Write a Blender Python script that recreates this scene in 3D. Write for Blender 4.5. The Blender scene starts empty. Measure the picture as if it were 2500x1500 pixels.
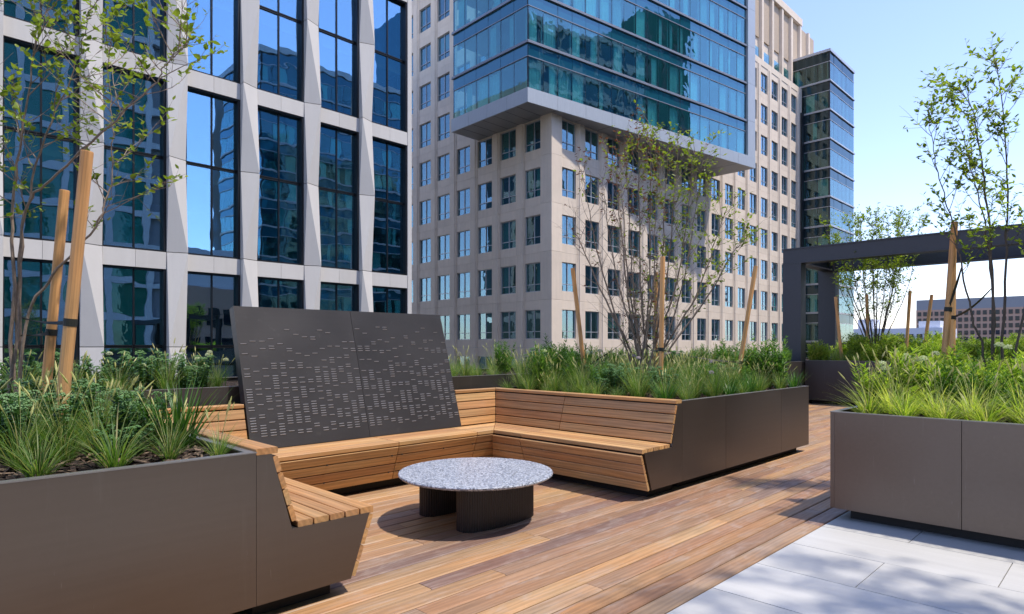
import bpy, math, random
import numpy as np
from mathutils import Matrix, Vector
R = math.radians
scene = bpy.context.scene
COL = scene.collection
rng = random.Random(7)

# ------------------------------------------------------------------ camera
cam_d = bpy.data.cameras.new('camera')
cam = bpy.data.objects.new('camera', cam_d); COL.objects.link(cam)
cam_d.sensor_width = 36.0
cam_d.lens = 36.0 * 1540 / 2500
cam_d.shift_y = 96 / 2500
cam_d.clip_start = 0.05; cam_d.clip_end = 5000
cam.location = (0, 0, 1.43)
cam.rotation_euler = (R(90), 0, R(-45))
scene.camera = cam

# ------------------------------------------------------------------ world, sun, exposure
SUN_AZ, SUN_EL = -60.0, 65.0        # azimuth as an angle from +X, elevation
world = bpy.data.worlds.new('World'); scene.world = world; world.use_nodes = True
wt = world.node_tree
bg = wt.nodes['Background']
sky = wt.nodes.new('ShaderNodeTexSky'); sky.sky_type = 'NISHITA'; sky.sun_disc = False
sky.sun_elevation = R(SUN_EL); sky.sun_rotation = R(90 - SUN_AZ)
sky.air_density = 1.0; sky.dust_density = 0.35; sky.ozone_density = 3.0; sky.altitude = 20
hs = wt.nodes.new('ShaderNodeHueSaturation'); hs.inputs['Saturation'].default_value = 1.0
tint = wt.nodes.new('ShaderNodeMix'); tint.data_type = 'RGBA'; tint.blend_type = 'MULTIPLY'; tint.inputs[0].default_value = 1.0; tint.inputs[7].default_value = (1.10, 0.97, 1.04, 1)
wt.links.new(sky.outputs[0], hs.inputs['Color']); wt.links.new(hs.outputs[0], tint.inputs[6]); wt.links.new(tint.outputs[2], bg.inputs[0]); bg.inputs[1].default_value = 0.15
sd = bpy.data.lights.new('sun', 'SUN'); sd.energy = 2.3; sd.angle = R(1.6); sd.color = (1.0, 0.93, 0.82)
sun = bpy.data.objects.new('sun', sd); COL.objects.link(sun)
ce = math.cos(R(SUN_EL))
sdir = Vector((ce * math.cos(R(SUN_AZ)), ce * math.sin(R(SUN_AZ)), math.sin(R(SUN_EL))))
sun.rotation_euler = sdir.to_track_quat('Z', 'Y').to_euler()
sun.location = (0, 0, 60)
vs = scene.view_settings
vs.view_transform = 'Standard'; vs.look = 'None'; vs.exposure = 1.08; vs.gamma = 1.0; vs.use_curve_mapping = False
scene.cycles.use_denoising = True
scene.cycles.caustics_reflective = False; scene.cycles.caustics_refractive = False
scene.cycles.max_bounces = 8; scene.cycles.transparent_max_bounces = 12
scene.cycles.sample_clamp_indirect = 6.0

# ------------------------------------------------------------------ helpers
INV = {}
def link(o, parent=None, world_m=None):
    COL.objects.link(o)
    if world_m is not None: o.matrix_basis = world_m
    if parent is not None:
        o.parent = parent
        if parent.name in INV: o.matrix_parent_inverse = INV[parent.name]
    return o
def tag(o, label=None, cat=None, group=None, kind=None):
    if label: o['label'] = label
    if cat: o['category'] = cat
    if group: o['group'] = group
    if kind: o['kind'] = kind
    return o
def empty(name, loc, label=None, cat=None, group=None):
    o = bpy.data.objects.new(name, None); o.empty_display_size = 0.2
    COL.objects.link(o); o.location = loc
    INV[o.name] = Matrix.Translation(loc).inverted()
    return tag(o, label, cat, group)
def setinv(o, m): INV[o.name] = m.inverted()

class MB:
    def __init__(s): s.v = []; s.f = []
    def add(s, vs, fs):
        b = len(s.v); s.v.extend([tuple(v) for v in vs]); s.f.extend([tuple(i + b for i in f) for f in fs]); return s
    def box(s, x0, x1, y0, y1, z0, z1):
        return s.add([(x0,y0,z0),(x1,y0,z0),(x1,y1,z0),(x0,y1,z0),(x0,y0,z1),(x1,y0,z1),(x1,y1,z1),(x0,y1,z1)],
                     [(3,2,1,0),(4,5,6,7),(0,1,5,4),(1,2,6,5),(2,3,7,6),(3,0,4,7)])
    def cbox(s, x0, x1, y0, y1, z0, z1, c):          # box with chamfered long edges (along x)
        p = [(y0+c,z0),(y1-c,z0),(y1,z0+c),(y1,z1-c),(y1-c,z1),(y0+c,z1),(y0,z1-c),(y0,z0+c)]
        n = 8
        return s.add([(x0,a,b) for a,b in p] + [(x1,a,b) for a,b in p],
                     [tuple(range(n))[::-1], tuple(range(n, 2*n))] + [(i,(i+1)%n,n+(i+1)%n,n+i) for i in range(n)])
    def prism(s, poly, z0, z1):                      # poly in xy, ccw
        n = len(poly)
        return s.add([(x,y,z0) for x,y in poly] + [(x,y,z1) for x,y in poly],
                     [tuple(range(n))[::-1], tuple(range(n,2*n))] + [(i,(i+1)%n,n+(i+1)%n,n+i) for i in range(n)])
    def tube(s, pts, rad, n=6, cap=True):
        pts = [Vector(p) for p in pts]; b = len(s.v); m = len(pts)
        up = Vector((0,0,1))
        for i, p in enumerate(pts):
            d = (pts[min(i+1,m-1)] - pts[max(i-1,0)])
            d = d.normalized() if d.length > 1e-9 else up
            a = d.orthogonal().normalized() if i == 0 else (a - d*a.dot(d)).normalized()
            c = d.cross(a); r = rad[i] if hasattr(rad, '__len__') else rad
            for k in range(n):
                t = 2*math.pi*k/n
                s.v.append(tuple(p + (a*math.cos(t) + c*math.sin(t))*r))
        for i in range(m-1):
            for k in range(n):
                k2 = (k+1) % n
                s.f.append((b+i*n+k, b+i*n+k2, b+(i+1)*n+k2, b+(i+1)*n+k))
        if cap:
            s.f.append(tuple(b+k for k in range(n))[::-1]); s.f.append(tuple(b+(m-1)*n+k for k in range(n)))
        return s
    def mesh(s, name, mat, smooth=False):
        me = bpy.data.meshes.new(name); me.from_pydata(s.v, [], s.f); me.update()
        if mat is not None: me.materials.append(mat)
        if smooth: me.polygons.foreach_set('use_smooth', [True]*len(me.polygons))
        return me
    def build(s, name, mat, parent=None, m=None, smooth=False):
        return link(bpy.data.objects.new(name, s.mesh(name, mat, smooth)), parent, m)
def inst(name, me, parent=None, m=None):
    return link(bpy.data.objects.new(name, me), parent, m)
def frame(o, ex, ey, ez):
    return Matrix(((ex[0],ey[0],ez[0],o[0]),(ex[1],ey[1],ez[1],o[1]),(ex[2],ey[2],ez[2],o[2]),(0,0,0,1)))
T = Matrix.Translation

# ------------------------------------------------------------------ materials
class NT:
    def __init__(s, name):
        s.m = bpy.data.materials.new(name); s.m.use_nodes = True; s.t = s.m.node_tree; s.t.nodes.clear()
        s.out = s.t.nodes.new('ShaderNodeOutputMaterial')
    def n(s, kind, ins=None, **props):
        nd = s.t.nodes.new('ShaderNode' + kind)
        for k, v in props.items(): setattr(nd, k, v)
        for k, v in (ins or {}).items():
            sock = nd.inputs[k]
            if hasattr(v, 'is_linked') and hasattr(v, 'node'): s.t.links.new(v, sock)
            else:
                if hasattr(sock.default_value, '__len__') and hasattr(v, '__len__') and len(sock.default_value) == 4 and len(v) == 3: v = (*v, 1)
                sock.default_value = v
        return nd
    def ramp(s, fac, stops, mode='LINEAR'):
        nd = s.n('ValToRGB', {0: fac}); cr = nd.color_ramp; cr.interpolation = mode
        while len(cr.elements) < len(stops): cr.elements.new(0.5)
        for e, (p, c) in zip(cr.elements, stops):
            e.position = p; e.color = (*c, 1) if len(c) == 3 else c
        return nd.outputs[0]
    def mix(s, f, a, b, mode='MIX'):
        nd = s.n('Mix', {}, data_type='RGBA', blend_type=mode)
        for sock, v in ((nd.inputs[0], f), (nd.inputs[6], a), (nd.inputs[7], b)):
            if hasattr(v, 'node'): s.t.links.new(v, sock)
            else: sock.default_value = (*v, 1) if hasattr(v, '__len__') and len(v) == 3 else v
        return nd.outputs[2]
    def math(s, op, a, b=0.0, clamp=False):
        nd = s.n('Math', {0: a, 1: b}, operation=op); nd.use_clamp = clamp; return nd.outputs[0]
    def coords(s, scale=(1,1,1), rand=True, kind='Object'):
        tc = s.n('TexCoord').outputs[kind]
        if rand:
            oi = s.n('ObjectInfo').outputs['Random']
            cx = s.n('CombineXYZ', {0: s.math('MULTIPLY', oi, 37.0), 1: s.math('MULTIPLY', oi, 91.0), 2: s.math('MULTIPLY', oi, 53.0)}).outputs[0]
            tc = s.n('VectorMath', {0: tc, 1: cx}, operation='ADD').outputs[0]
        return s.n('VectorMath', {0: tc, 1: scale}, operation='MULTIPLY').outputs[0]
    def noise(s, vec, scale=5.0, detail=4.0, rough=0.55, dist=0.0):
        return s.n('TexNoise', {'Vector': vec, 'Scale': scale, 'Detail': detail, 'Roughness': rough, 'Distortion': dist}).outputs[0]
    def bump(s, h, strength=0.2, dist=0.01):
        return s.n('Bump', {'Height': h, 'Strength': strength, 'Distance': dist}).outputs[0]
    def principled(s, col, rough=0.5, metal=0.0, normal=None, spec=None):
        ins = {'Base Color': col, 'Roughness': rough, 'Metallic': metal}
        if normal is not None: ins['Normal'] = normal
        if spec is not None: ins['Specular IOR Level'] = spec
        return s.n('BsdfPrincipled', ins).outputs[0]
    def done(s, shader):
        s.t.links.new(shader, s.out.inputs[0]); return s.m

def m_plain(name, col, rough=0.5, metal=0.0, var=0.12, scale=(3,3,3), rvar=0.0, spec=None, bump=0.0):
    t = NT(name); c = t.coords(scale)
    nz = t.noise(c, 4.0, 6.0, 0.6)
    k = t.n('MapRange', {'Value': nz, 1: 0.25, 2: 0.75, 3: 1-var, 4: 1+var}).outputs[0]
    if rvar:
        oi = t.n('ObjectInfo').outputs['Random']
        k = t.math('MULTIPLY', k, t.n('MapRange', {'Value': oi, 3: 1-rvar, 4: 1+rvar}).outputs[0])
    cc = t.n('VectorMath', {0: col, 'Scale': k}, operation='SCALE').outputs[0]
    nm = t.bump(nz, bump, 0.01) if bump else None
    return t.done(t.principled(cc, rough, metal, nm, spec))

def m_wood(name, tones, rough=0.5, contrast=1.0, weather=0.0):
    t = NT(name)
    oi = t.n('ObjectInfo').outputs['Random']
    c1 = t.coords((0.5, 3.6, 3.6)); c2 = t.coords((2.2, 120, 120)); c3 = t.coords((0.8, 2.5, 2.5))
    g1 = t.noise(c1, 2.2, 6, 0.6, 0.8)
    w = t.n('TexWave', {'Vector': t.coords((0.28, 3.2, 3.2)), 'Scale': 3.0, 'Distortion': 9.0, 'Detail': 3.0, 'Detail Scale': 0.9, 'Detail Roughness': 0.6}, wave_type='RINGS', rings_direction='X').outputs[1]
    g2 = t.noise(c2, 1.0, 3, 0.6)
    g = t.math('ADD', t.math('MULTIPLY', g1, 0.48), t.math('ADD', t.math('MULTIPLY', w, 0.17), t.math('MULTIPLY', g2, 0.35)))
    k = t.n('MapRange', {'Value': g, 1: 0.25, 2: 0.75, 3: 1-0.42*contrast, 4: 1+0.36*contrast}).outputs[0]
    n = len(tones)
    base = t.ramp(oi, [(i/(n-1), c) for i, c in enumerate(tones)])
    hot = t.ramp(t.noise(c3, 1.6, 3, 0.5), [(0.35, (1.0,1.0,1.0)), (0.7, (1.12,0.94,0.80))])
    col = t.mix(1.0, base, hot, 'MULTIPLY')
    col = t.n('VectorMath', {0: col, 'Scale': k}, operation='SCALE').outputs[0]
    if weather:
        wz = t.ramp(t.noise(t.coords((1.1, 4, 4)), 1.5, 6, 0.7, 1.6), [(0.5, (0,0,0)), (0.78, (1,1,1))])
        col = t.mix(t.math('MULTIPLY', wz, weather), col, (0.46, 0.38, 0.33))
    nm = t.bump(t.math('ADD', g2, t.math('MULTIPLY', g1, 0.6)), 0.25, 0.002)
    ro = t.n('MapRange', {'Value': g1, 3: rough-0.1, 4: rough+0.14}).outputs[0]
    return t.done(t.principled(col, ro, 0, nm, 0.4))

def m_leaf(name, cols, trans=0.4, rough=0.45, var=0.35):
    t = NT(name)
    ri = t.n('NewGeometry').outputs['Random Per Island']
    oi = t.n('ObjectInfo').outputs['Random']
    f = t.math('FRACT', t.math('ADD', ri, t.math('MULTIPLY', oi, 0.37)))
    n = len(cols)
    col = t.ramp(f, [(i/(n-1), c) for i, c in enumerate(cols)])
    k = t.n('MapRange', {'Value': oi, 3: 1-var*0.5, 4: 1+var*0.5}).outputs[0]
    col = t.n('VectorMath', {0: col, 'Scale': k}, operation='SCALE').outputs[0]
    p = t.principled(col, rough, 0, None, 0.35)
    tcol = t.mix(1.0, col, (1.35, 1.45, 0.6), 'MULTIPLY')
    tr = t.n('BsdfTranslucent', {0: tcol}).outputs[0]
    return t.done(t.n('MixShader', {0: trans, 1: p, 2: tr}).outputs[0])

def m_glass(name, gloss, trans, base=0.3, k=1.0, wav=0.012, wscale=0.7, opaque=None, tilt=0.01):
    t = NT(name)
    c = t.coords((1, 1, 1)); nz = t.noise(c, wscale, 2, 0.5, 0.3)
    nm = t.bump(nz, 1.0, wav)
    fc = t.n('LayerWeight', {'Blend': 0.5}).outputs['Facing']
    fr = t.math('ADD', t.math('MULTIPLY', t.math('POWER', fc, 4.0), 0.9), 0.03)
    f = t.math('ADD', t.math('MULTIPLY', fr, k), base, True)
    gl = t.n('BsdfGlossy', {'Color': gloss, 'Roughness': 0.004, 'Normal': nm}, distribution='GGX').outputs[0]
    if opaque: lo = t.n('BsdfDiffuse', {'Color': opaque}).outputs[0]
    else: lo = t.n('BsdfTransparent', {'Color': tuple(c**0.5 for c in trans)}).outputs[0]   # each pane has two faces
    return t.done(t.n('MixShader', {0: f, 1: lo, 2: gl}).outputs[0])

def m_metal_panel(name, col, rough=0.36, metal=0.55):
    t = NT(name); c = t.coords((1, 1, 1)); s = t.coords((1.2, 40, 40))
    a = t.noise(c, 1.1, 3, 0.5); b = t.noise(s, 1.0, 3, 0.5); d = t.noise(c, 26.0, 5, 0.7)
    k = t.n('MapRange', {'Value': t.math('ADD', t.math('MULTIPLY', a, 0.7), t.math('ADD', t.math('MULTIPLY', b, 0.2), t.math('MULTIPLY', d, 0.1))), 1: 0.3, 2: 0.7, 3: 0.88, 4: 1.12}).outputs[0]
    cc = t.n('VectorMath', {0: col, 'Scale': k}, operation='SCALE').outputs[0]
    sm = t.ramp(t.noise(t.coords((14, 14, 0.9)), 1.0, 5, 0.7, 0.5), [(0.60, (0,0,0)), (0.82, (1,1,1))])
    cc = t.mix(t.math('MULTIPLY', sm, 0.16), cc, (0.30,0.28,0.26))
    sc = t.ramp(t.noise(t.coords((60, 60, 2.2)), 1.0, 2, 0.5, 2.0), [(0.735, (0,0,0)), (0.76, (1,1,1))])
    cc = t.mix(t.math('MULTIPLY', sc, 0.22), cc, (0.42,0.40,0.38))
    ro = t.n('MapRange', {'Value': a, 1: 0.3, 2: 0.7, 3: rough-0.05, 4: rough+0.08}).outputs[0]
    return t.done(t.principled(cc, ro, metal, t.bump(a, 0.25, 0.004), 0.5))

def m_precast(name, col, streak=0.12):
    t = NT(name); c = t.coords((1,1,1), True); s = t.coords((3.5, 3.5, 0.25), True)
    a = t.noise(c, 0.9, 5, 0.6); b = t.noise(s, 1.0, 4, 0.6); d = t.noise(c, 14.0, 6, 0.7)
    g = t.math('ADD', t.math('MULTIPLY', a, 0.35), t.math('ADD', t.math('MULTIPLY', b, 0.4), t.math('MULTIPLY', d, 0.25)))
    k = t.n('MapRange', {'Value': g, 1: 0.3, 2: 0.7, 3: 1-streak, 4: 1+streak}).outputs[0]
    oi = t.n('ObjectInfo').outputs['Random']
    k = t.math('MULTIPLY', k, t.n('MapRange', {'Value': oi, 3: 0.955, 4: 1.045}).outputs[0])
    cc = t.n('VectorMath', {0: col, 'Scale': k}, operation='SCALE').outputs[0]
    return t.done(t.principled(cc, 0.8, 0, t.bump(d, 0.15, 0.01), 0.25))

def m_terrazzo():
    t = NT('terrazzo'); c = t.coords((1,1,1), False)
    v1 = t.n('TexVoronoi', {'Vector': c, 'Scale': 92.0}); v2 = t.n('TexVoronoi', {'Vector': c, 'Scale': 260.0})
    r1 = t.n('SeparateColor', {0: v1.outputs['Color']}).outputs[0]; r2 = t.n('SeparateColor', {0: v2.outputs['Color']}).outputs[1]
    chips = t.ramp(r1, [(0.0, (0.02,0.025,0.04)), (0.22, (0.14,0.17,0.24)), (0.42, (0.32,0.36,0.44)), (0.62, (0.58,0.61,0.67))], 'CONSTANT')
    fine = t.ramp(r2, [(0.0, (0.10,0.12,0.17)), (0.28, (0.56,0.60,0.67))], 'CONSTANT')
    col = t.mix(0.35, chips, fine)
    return t.done(t.principled(col, 0.28, 0, None, 0.5))

def m_tile():
    t = NT('porcelain_tile'); c = t.coords((9, 0.8, 1)); d = t.coords((1,1,1))
    a = t.noise(c, 1.2, 6, 0.65, 0.6); b = t.noise(d, 1.3, 4, 0.5); e = t.noise(d, 60, 3, 0.6)
    g = t.math('ADD', t.math('MULTIPLY', a, 0.5), t.math('ADD', t.math('MULTIPLY', b, 0.35), t.math('MULTIPLY', e, 0.15)))
    col = t.ramp(g, [(0.28, (0.40,0.39,0.37)), (0.42, (0.50,0.49,0.47)), (0.58, (0.55,0.54,0.52)), (0.75, (0.62,0.61,0.59))])
    oi = t.n('ObjectInfo').outputs['Random']
    col = t.n('VectorMath', {0: col, 'Scale': t.n('MapRange', {'Value': oi, 3: 0.93, 4: 1.05}).outputs[0]}, operation='SCALE').outputs[0]
    return t.done(t.principled(col, 0.5, 0, t.bump(a, 0.15, 0.002), 0.4))

def m_mulch():
    t = NT('mulch'); c = t.coords((1,1,1), False)
    a = t.noise(c, 30, 6, 0.7); b = t.noise(c, 3, 3, 0.5)
    col = t.ramp(a, [(0.3, (0.010,0.007,0.006)), (0.5, (0.035,0.024,0.019)), (0.68, (0.10,0.07,0.05))])
    return t.done(t.principled(col, 0.9, 0, t.bump(a, 1.0, 0.03), 0.2))

DECK = m_wood('deck_wood', [(0.35,0.21,0.11),(0.43,0.27,0.135),(0.25,0.150,0.10),(0.46,0.30,0.155),(0.31,0.185,0.115),(0.39,0.275,0.17),(0.21,0.135,0.11),(0.42,0.255,0.125)], 0.46, 0.9, 0.6)
BENCH = m_wood('bench_wood', [(0.45,0.26,0.115),(0.53,0.325,0.14),(0.37,0.20,0.09),(0.55,0.355,0.165),(0.46,0.27,0.12),(0.41,0.24,0.12)], 0.5, 0.95, 0.14)
STAKE = m_wood('stake_wood', [(0.62,0.34,0.14),(0.70,0.41,0.18),(0.56,0.30,0.125)], 0.65, 1.0, 0.12)
BRONZE = m_metal_panel('bronze_metal', (0.150,0.122,0.103), 0.36, 0.80)
BRONZE_D = m_metal_panel('dark_bronze_metal', (0.070,0.062,0.060), 0.42, 0.4)
RIM = m_metal_panel('rim_metal', (0.24,0.225,0.22), 0.35, 0.5)
PANEL = m_metal_panel('graphite_metal', (0.058,0.054,0.056), 0.36, 0.3)
SLOT_LIT = m_plain('slot_lit_edge', (0.40,0.43,0.48), 0.4, 0.3)  # lips are the panel's metal; skylight on them is painted as lighter grey
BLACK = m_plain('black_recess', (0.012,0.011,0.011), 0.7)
FLUTE = m_plain('table_base_paint', (0.026,0.022,0.022), 0.45)
STEEL = m_plain('pergola_paint', (0.040,0.040,0.050), 0.45, 0.1, 0.08)
TERRAZZO = m_terrazzo(); TILE = m_tile(); MULCH = m_mulch()
STRAP = m_plain('strap_webbing', (0.018,0.02,0.016), 0.7)
BARK = m_plain('bark', (0.27,0.205,0.16), 0.8, 0, 0.4, (30,30,8), bump=0.5)
BARK_D = m_plain('dark_bark', (0.10,0.075,0.062), 0.8, 0, 0.4, (30,30,8))
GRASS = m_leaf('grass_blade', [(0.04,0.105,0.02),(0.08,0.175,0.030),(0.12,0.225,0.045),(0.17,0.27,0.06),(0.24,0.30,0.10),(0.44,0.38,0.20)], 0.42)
GRASS_Y = m_leaf('sunny_grass_blade', [(0.13,0.24,0.03),(0.26,0.38,0.045),(0.38,0.47,0.08),(0.48,0.52,0.15),(0.60,0.54,0.30)], 0.5)  # grass brightened and yellowed: the sunlight on it is put into the colour
STRAPLEAF = m_leaf('strap_leaf', [(0.025,0.09,0.016),(0.05,0.15,0.025),(0.11,0.23,0.045)], 0.3, 0.35)
SEDUM = m_leaf('sedum_leaf', [(0.05,0.12,0.05),(0.08,0.18,0.065),(0.13,0.25,0.09)], 0.2, 0.5)
SEDUM_T = m_leaf('sedum_top', [(0.12,0.26,0.09),(0.2,0.36,0.13)], 0.25, 0.6)
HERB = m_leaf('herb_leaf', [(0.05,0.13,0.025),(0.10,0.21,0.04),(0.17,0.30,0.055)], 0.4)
HERB_Y = m_leaf('sunny_herb_leaf', [(0.10,0.20,0.025),(0.24,0.36,0.045),(0.36,0.46,0.07),(0.52,0.56,0.16)], 0.5)  # herb leaves with the sun's brightening put into their colour
SEED = m_leaf('seed_head', [(0.48,0.48,0.18),(0.66,0.62,0.32)], 0.3, 0.7)
BLOOM = m_leaf('allium_bloom', [(0.62,0.66,0.42),(0.75,0.76,0.58)], 0.25, 0.7)
BLOOM_P = m_leaf('mauve_bloom', [(0.50,0.42,0.50),(0.66,0.58,0.64)], 0.25, 0.7)
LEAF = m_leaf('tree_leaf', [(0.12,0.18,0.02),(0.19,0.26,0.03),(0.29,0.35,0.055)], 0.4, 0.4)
LEAF_Y = m_leaf('sunny_tree_leaf', [(0.14,0.22,0.02),(0.24,0.33,0.04),(0.36,0.42,0.07)], 0.5, 0.4)  # lighter, yellower copy of the tree leaf, sunlight put into the colour
LEAF_M = m_leaf('fresh_tree_leaf', [(0.16,0.24,0.025),(0.27,0.36,0.045),(0.38,0.44,0.08)], 0.45, 0.4)
LEAF_B = m_leaf('dry_leaf', [(0.16,0.05,0.028),(0.25,0.085,0.045)], 0.3, 0.7)
BEIGE = m_precast('beige_precast', (0.82,0.69,0.55))
PALE = m_precast('pale_precast', (0.66,0.63,0.59), 0.06)
WHITE = m_precast('white_grid', (0.62,0.64,0.66), 0.06)
LOUVRE = m_plain('tan_louvre', (0.52,0.40,0.28), 0.7, 0, 0.2)
FASCIA = m_plain('fascia_metal', (0.52,0.545,0.56), 0.42, 0.25, 0.07, (3,3,0.4))
SOFFIT = m_plain('soffit_metal', (0.42,0.40,0.39), 0.5, 0.2, 0.05)
ALU = m_plain('aluminium', (0.52,0.54,0.57), 0.4, 0.3)
BANDM = m_plain('band_metal', (0.30,0.31,0.34), 0.4, 0.3)
ALU_D = m_plain('dark_aluminium', (0.014,0.015,0.018), 0.4, 0.2)
G_BLUE = m_glass('blue_curtain_glass', (0.46,0.74,0.95), (0.45,0.72,0.74), 0.40, 1.2, 0.007, 0.45)
G_BOX = m_glass('sky_blue_glass', (0.52,0.82,0.92), (0.44,0.86,0.86), 0.12, 1.2, 0.014, 0.6)
G_BOXS = m_glass('spandrel_glass', (0.38,0.66,0.82), None, 0.18, 1.2, 0.014, 0.6, (0.012,0.085,0.125))
G_WIN = m_glass('window_glass', (0.60,0.80,0.98), (0.30,0.66,0.60), 0.13, 1.3, 0.008, 0.8)
G_TOW = m_glass('teal_glass', (0.55,0.72,0.80), (0.28,0.55,0.50), 0.07, 1.3, 0.010, 0.8)
G_TOWS = m_glass('dark_spandrel_glass', (0.45,0.58,0.66), None, 0.05, 1.2, 0.010, 0.8, (0.010,0.024,0.028))
G_GREEN = m_glass('green_glass', (0.45,0.62,0.60), None, 0.10, 1.0, 0.01, 0.8, (0.015,0.17,0.115))
ROOM = m_plain('room_wall', (0.16,0.17,0.16), 0.8)
SLAB = m_plain('interior_ceiling', (0.42,0.43,0.42), 0.8)
CURT = m_plain('curtain_fabric', (0.60,0.74,0.70), 0.9, 0, 0.1, (1,1,1), 0.25)
CURT_T = m_plain('teal_curtain', (0.26,0.44,0.40), 0.9, 0, 0.1, (1,1,1), 0.45)
BLIND = m_plain('roller_blind', (0.24,0.50,0.42), 0.9, 0, 0.05)
BRICK = m_plain('brick_wall', (0.48,0.31,0.23), 0.9, 0, 0.15)
GREYC = m_plain('grey_cladding', (0.26,0.27,0.29), 0.8)
FARW = m_plain('white_cladding', (0.62,0.63,0.68), 0.8, 0, 0.05)
FARG = m_glass('far_window_glass', (0.5,0.58,0.7), None, 0.02, 0.6, 0.0, 1.0, (0.012,0.015,0.022))
GROUND = m_plain('asphalt', (0.05,0.05,0.052), 0.9)
SLABC = m_plain('terrace_concrete', (0.18,0.18,0.18), 0.9)

# ------------------------------------------------------------------ the setting: ground, terrace, deck, paving
ZG = -24.0
tag(MB().box(-900, 900, -900, 900, ZG-1, ZG).build('ground', GROUND), kind='structure')
tag(MB().box(-9, 24, -9, 8.2, ZG, -0.045).build('terrace', SLABC), kind='structure')

deck = empty('deck', (0, 0, 0)); tag(deck, kind='structure')
PW = 0.1433
def add_plank(x0, x1, y, dz):
    L = x1 - x0
    me = MB().cbox(-L/2, L/2, -PW/2+0.0054, PW/2-0.0054, -0.03, 0, 0.006).mesh('plank', DECK)
    inst('plank', me, deck, T(((x0+x1)/2, y, dz)))
y = 1.812 + PW/2; row = 0
while y < 6.05:
    x = -2.2 - rng.random()*2.2
    x_end = 16.5
    while x < x_end:
        L = rng.choice((2.4, 3.2, 3.9, 4.6, 5.4))*rng.uniform(0.92, 1.08)
        x1 = min(x+L, x_end)
        # planks that lie wholly under a planter are left out
        hidden = (x1 < 1.0 and y > 3.6) or (x > 6.0 and x1 < 8.6 and 3.6 < y) or (y > 5.8 and x1 < 8.7)
        if not hidden and x1 - x > 0.3: add_plank(x+0.0015, x1-0.0015, y, rng.uniform(-0.0012, 0.0012))
        x = x1
    y += PW; row += 1
tag(MB().box(-4.5, 16.5, 1.80, 6.05, -0.045, -0.034).build('deck_underlay', BLACK), kind='structure')

paving = empty('paving', (0, 0, 0)); tag(paving, kind='structure')
xs = [3.487 + 0.603*k for k in range(-8, 5)]
for i, x in enumerate(xs):
    y0 = 1.808
    first = 0.6 if i % 2 == 1 else 1.2
    k = 0
    while y0 > -5.0:
        L = first if k == 0 else 1.2
        me = MB().box(-0.2985, 0.2985, -L/2+0.003, L/2-0.003, -0.02, 0).mesh('tile', TILE)
        inst('tile', me, paving, T((x+0.3015, y0-L/2, rng.uniform(-0.0006, 0.0006)-0.002)))
        y0 -= L; k += 1
tag(MB().box(-1.6, 6.8, -5.4, 1.805, -0.045, -0.024).build('paving_bed', m_plain('grout', (0.10,0.095,0.09), 0.9)), kind='structure')

# ------------------------------------------------------------------ planters
def planter(name, label, x0, x1, y0, y1, ztop, zsoil, mat, seams_front=(), seams_left=(), seams_right=(), toe=0.12, left_open=False):
    """metal planter box; front = face at y0, left = face at x0"""
    p = empty(name, ((x0+x1)/2, (y0+y1)/2, 0), label, 'planter')
    th = 0.03; zb = 0.09; rim = 0.006
    def run(a, b, seams):
        e = [a] + [s for s in seams if a < s < b] + [b]
        return list(zip(e[:-1], e[1:]))
    def piece(xa, xb, ya, yb):
        cx, cy = (xa+xb)/2, (ya+yb)/2
        MB().box(xa-cx, xb-cx, ya-cy, yb-cy, zb, ztop-rim).build('side_panel', mat, p, T((cx, cy, 0)))
    g = 0.002
    for a, b in run(x0, x1, seams_front): piece(a+g, b-g, y0, y0+th)
    for a, b in run(x0, x1, ()): piece(a+g, b-g, y1-th, y1)
    for a, b in run(y0+th, y1-th, seams_left): piece(x0, x0+th, a+g, b-g)
    for a, b in run(y0+th, y1-th, seams_right): piece(x1-th, x1, a+g, b-g)
    m = MB()
    e = 0.002; w = 0.045
    m.box(x0-e, x1+e, y0-e, y0+w, ztop-rim, ztop).box(x0-e, x1+e, y1-w, y1+e, ztop-rim, ztop)
    m.box(x0-e, x0+w, y0+w, y1-w, ztop-rim, ztop).box(x1-w, x1+e, y0+w, y1-w, ztop-rim, ztop)
    m.build('rim', RIM, p)
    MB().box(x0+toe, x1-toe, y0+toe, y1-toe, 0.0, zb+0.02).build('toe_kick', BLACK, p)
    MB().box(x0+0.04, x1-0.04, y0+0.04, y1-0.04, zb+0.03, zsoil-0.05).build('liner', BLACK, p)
    # bumpy mulch surface
    nx = max(8, int((x1-x0)/0.09)); ny = max(8, int((y1-y0)/0.09))
    r = random.Random(int(x0*100+y0*10)); v = []; f = []
    for j in range(ny+1):
        for i in range(nx+1):
            v.append((x0+0.035+(x1-x0-0.07)*i/nx, y0+0.035+(y1-y0-0.07)*j/ny, zsoil + r.uniform(-0.02, 0.025) + 0.02*math.sin(i*0.7+j*0.45)))
    for j in range(ny):
        for i in range(nx):
            a = j*(nx+1)+i; f.append((a, a+1, a+nx+2, a+nx+1))
    MB().add(v, f).build('soil', MULCH, p, smooth=True)
    return p
planter('planter', 'bronze metal planter joined to the slatted bench with two leaning stakes', -3.4, 1.368, 3.23, 6.0, 0.885, 0.82, BRONZE, (-1.2,))
planter('planter', 'bronze metal planter holding the bare multi-stem tree behind the slatted bench', 5.617, 8.97, 3.23, 6.0, 0.89, 0.83, BRONZE, (6.546, 8.042))
planter('planter', 'bronze metal planter standing on the pale tiles with bright yellow-green grasses', 5.587, 9.7, -3.2, 1.84, 0.89, 0.83, BRONZE, (), (-1.6, -0.3, 0.937))
planter('planter', 'long raised dark metal planter behind the perforated panel', -3.4, 21.9, 6.025, 7.9, 1.055, 0.98, BRONZE_D, (-1.0, 1.2, 3.6, 6.2, 8.6, 11.0, 13.5, 16.0))
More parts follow.
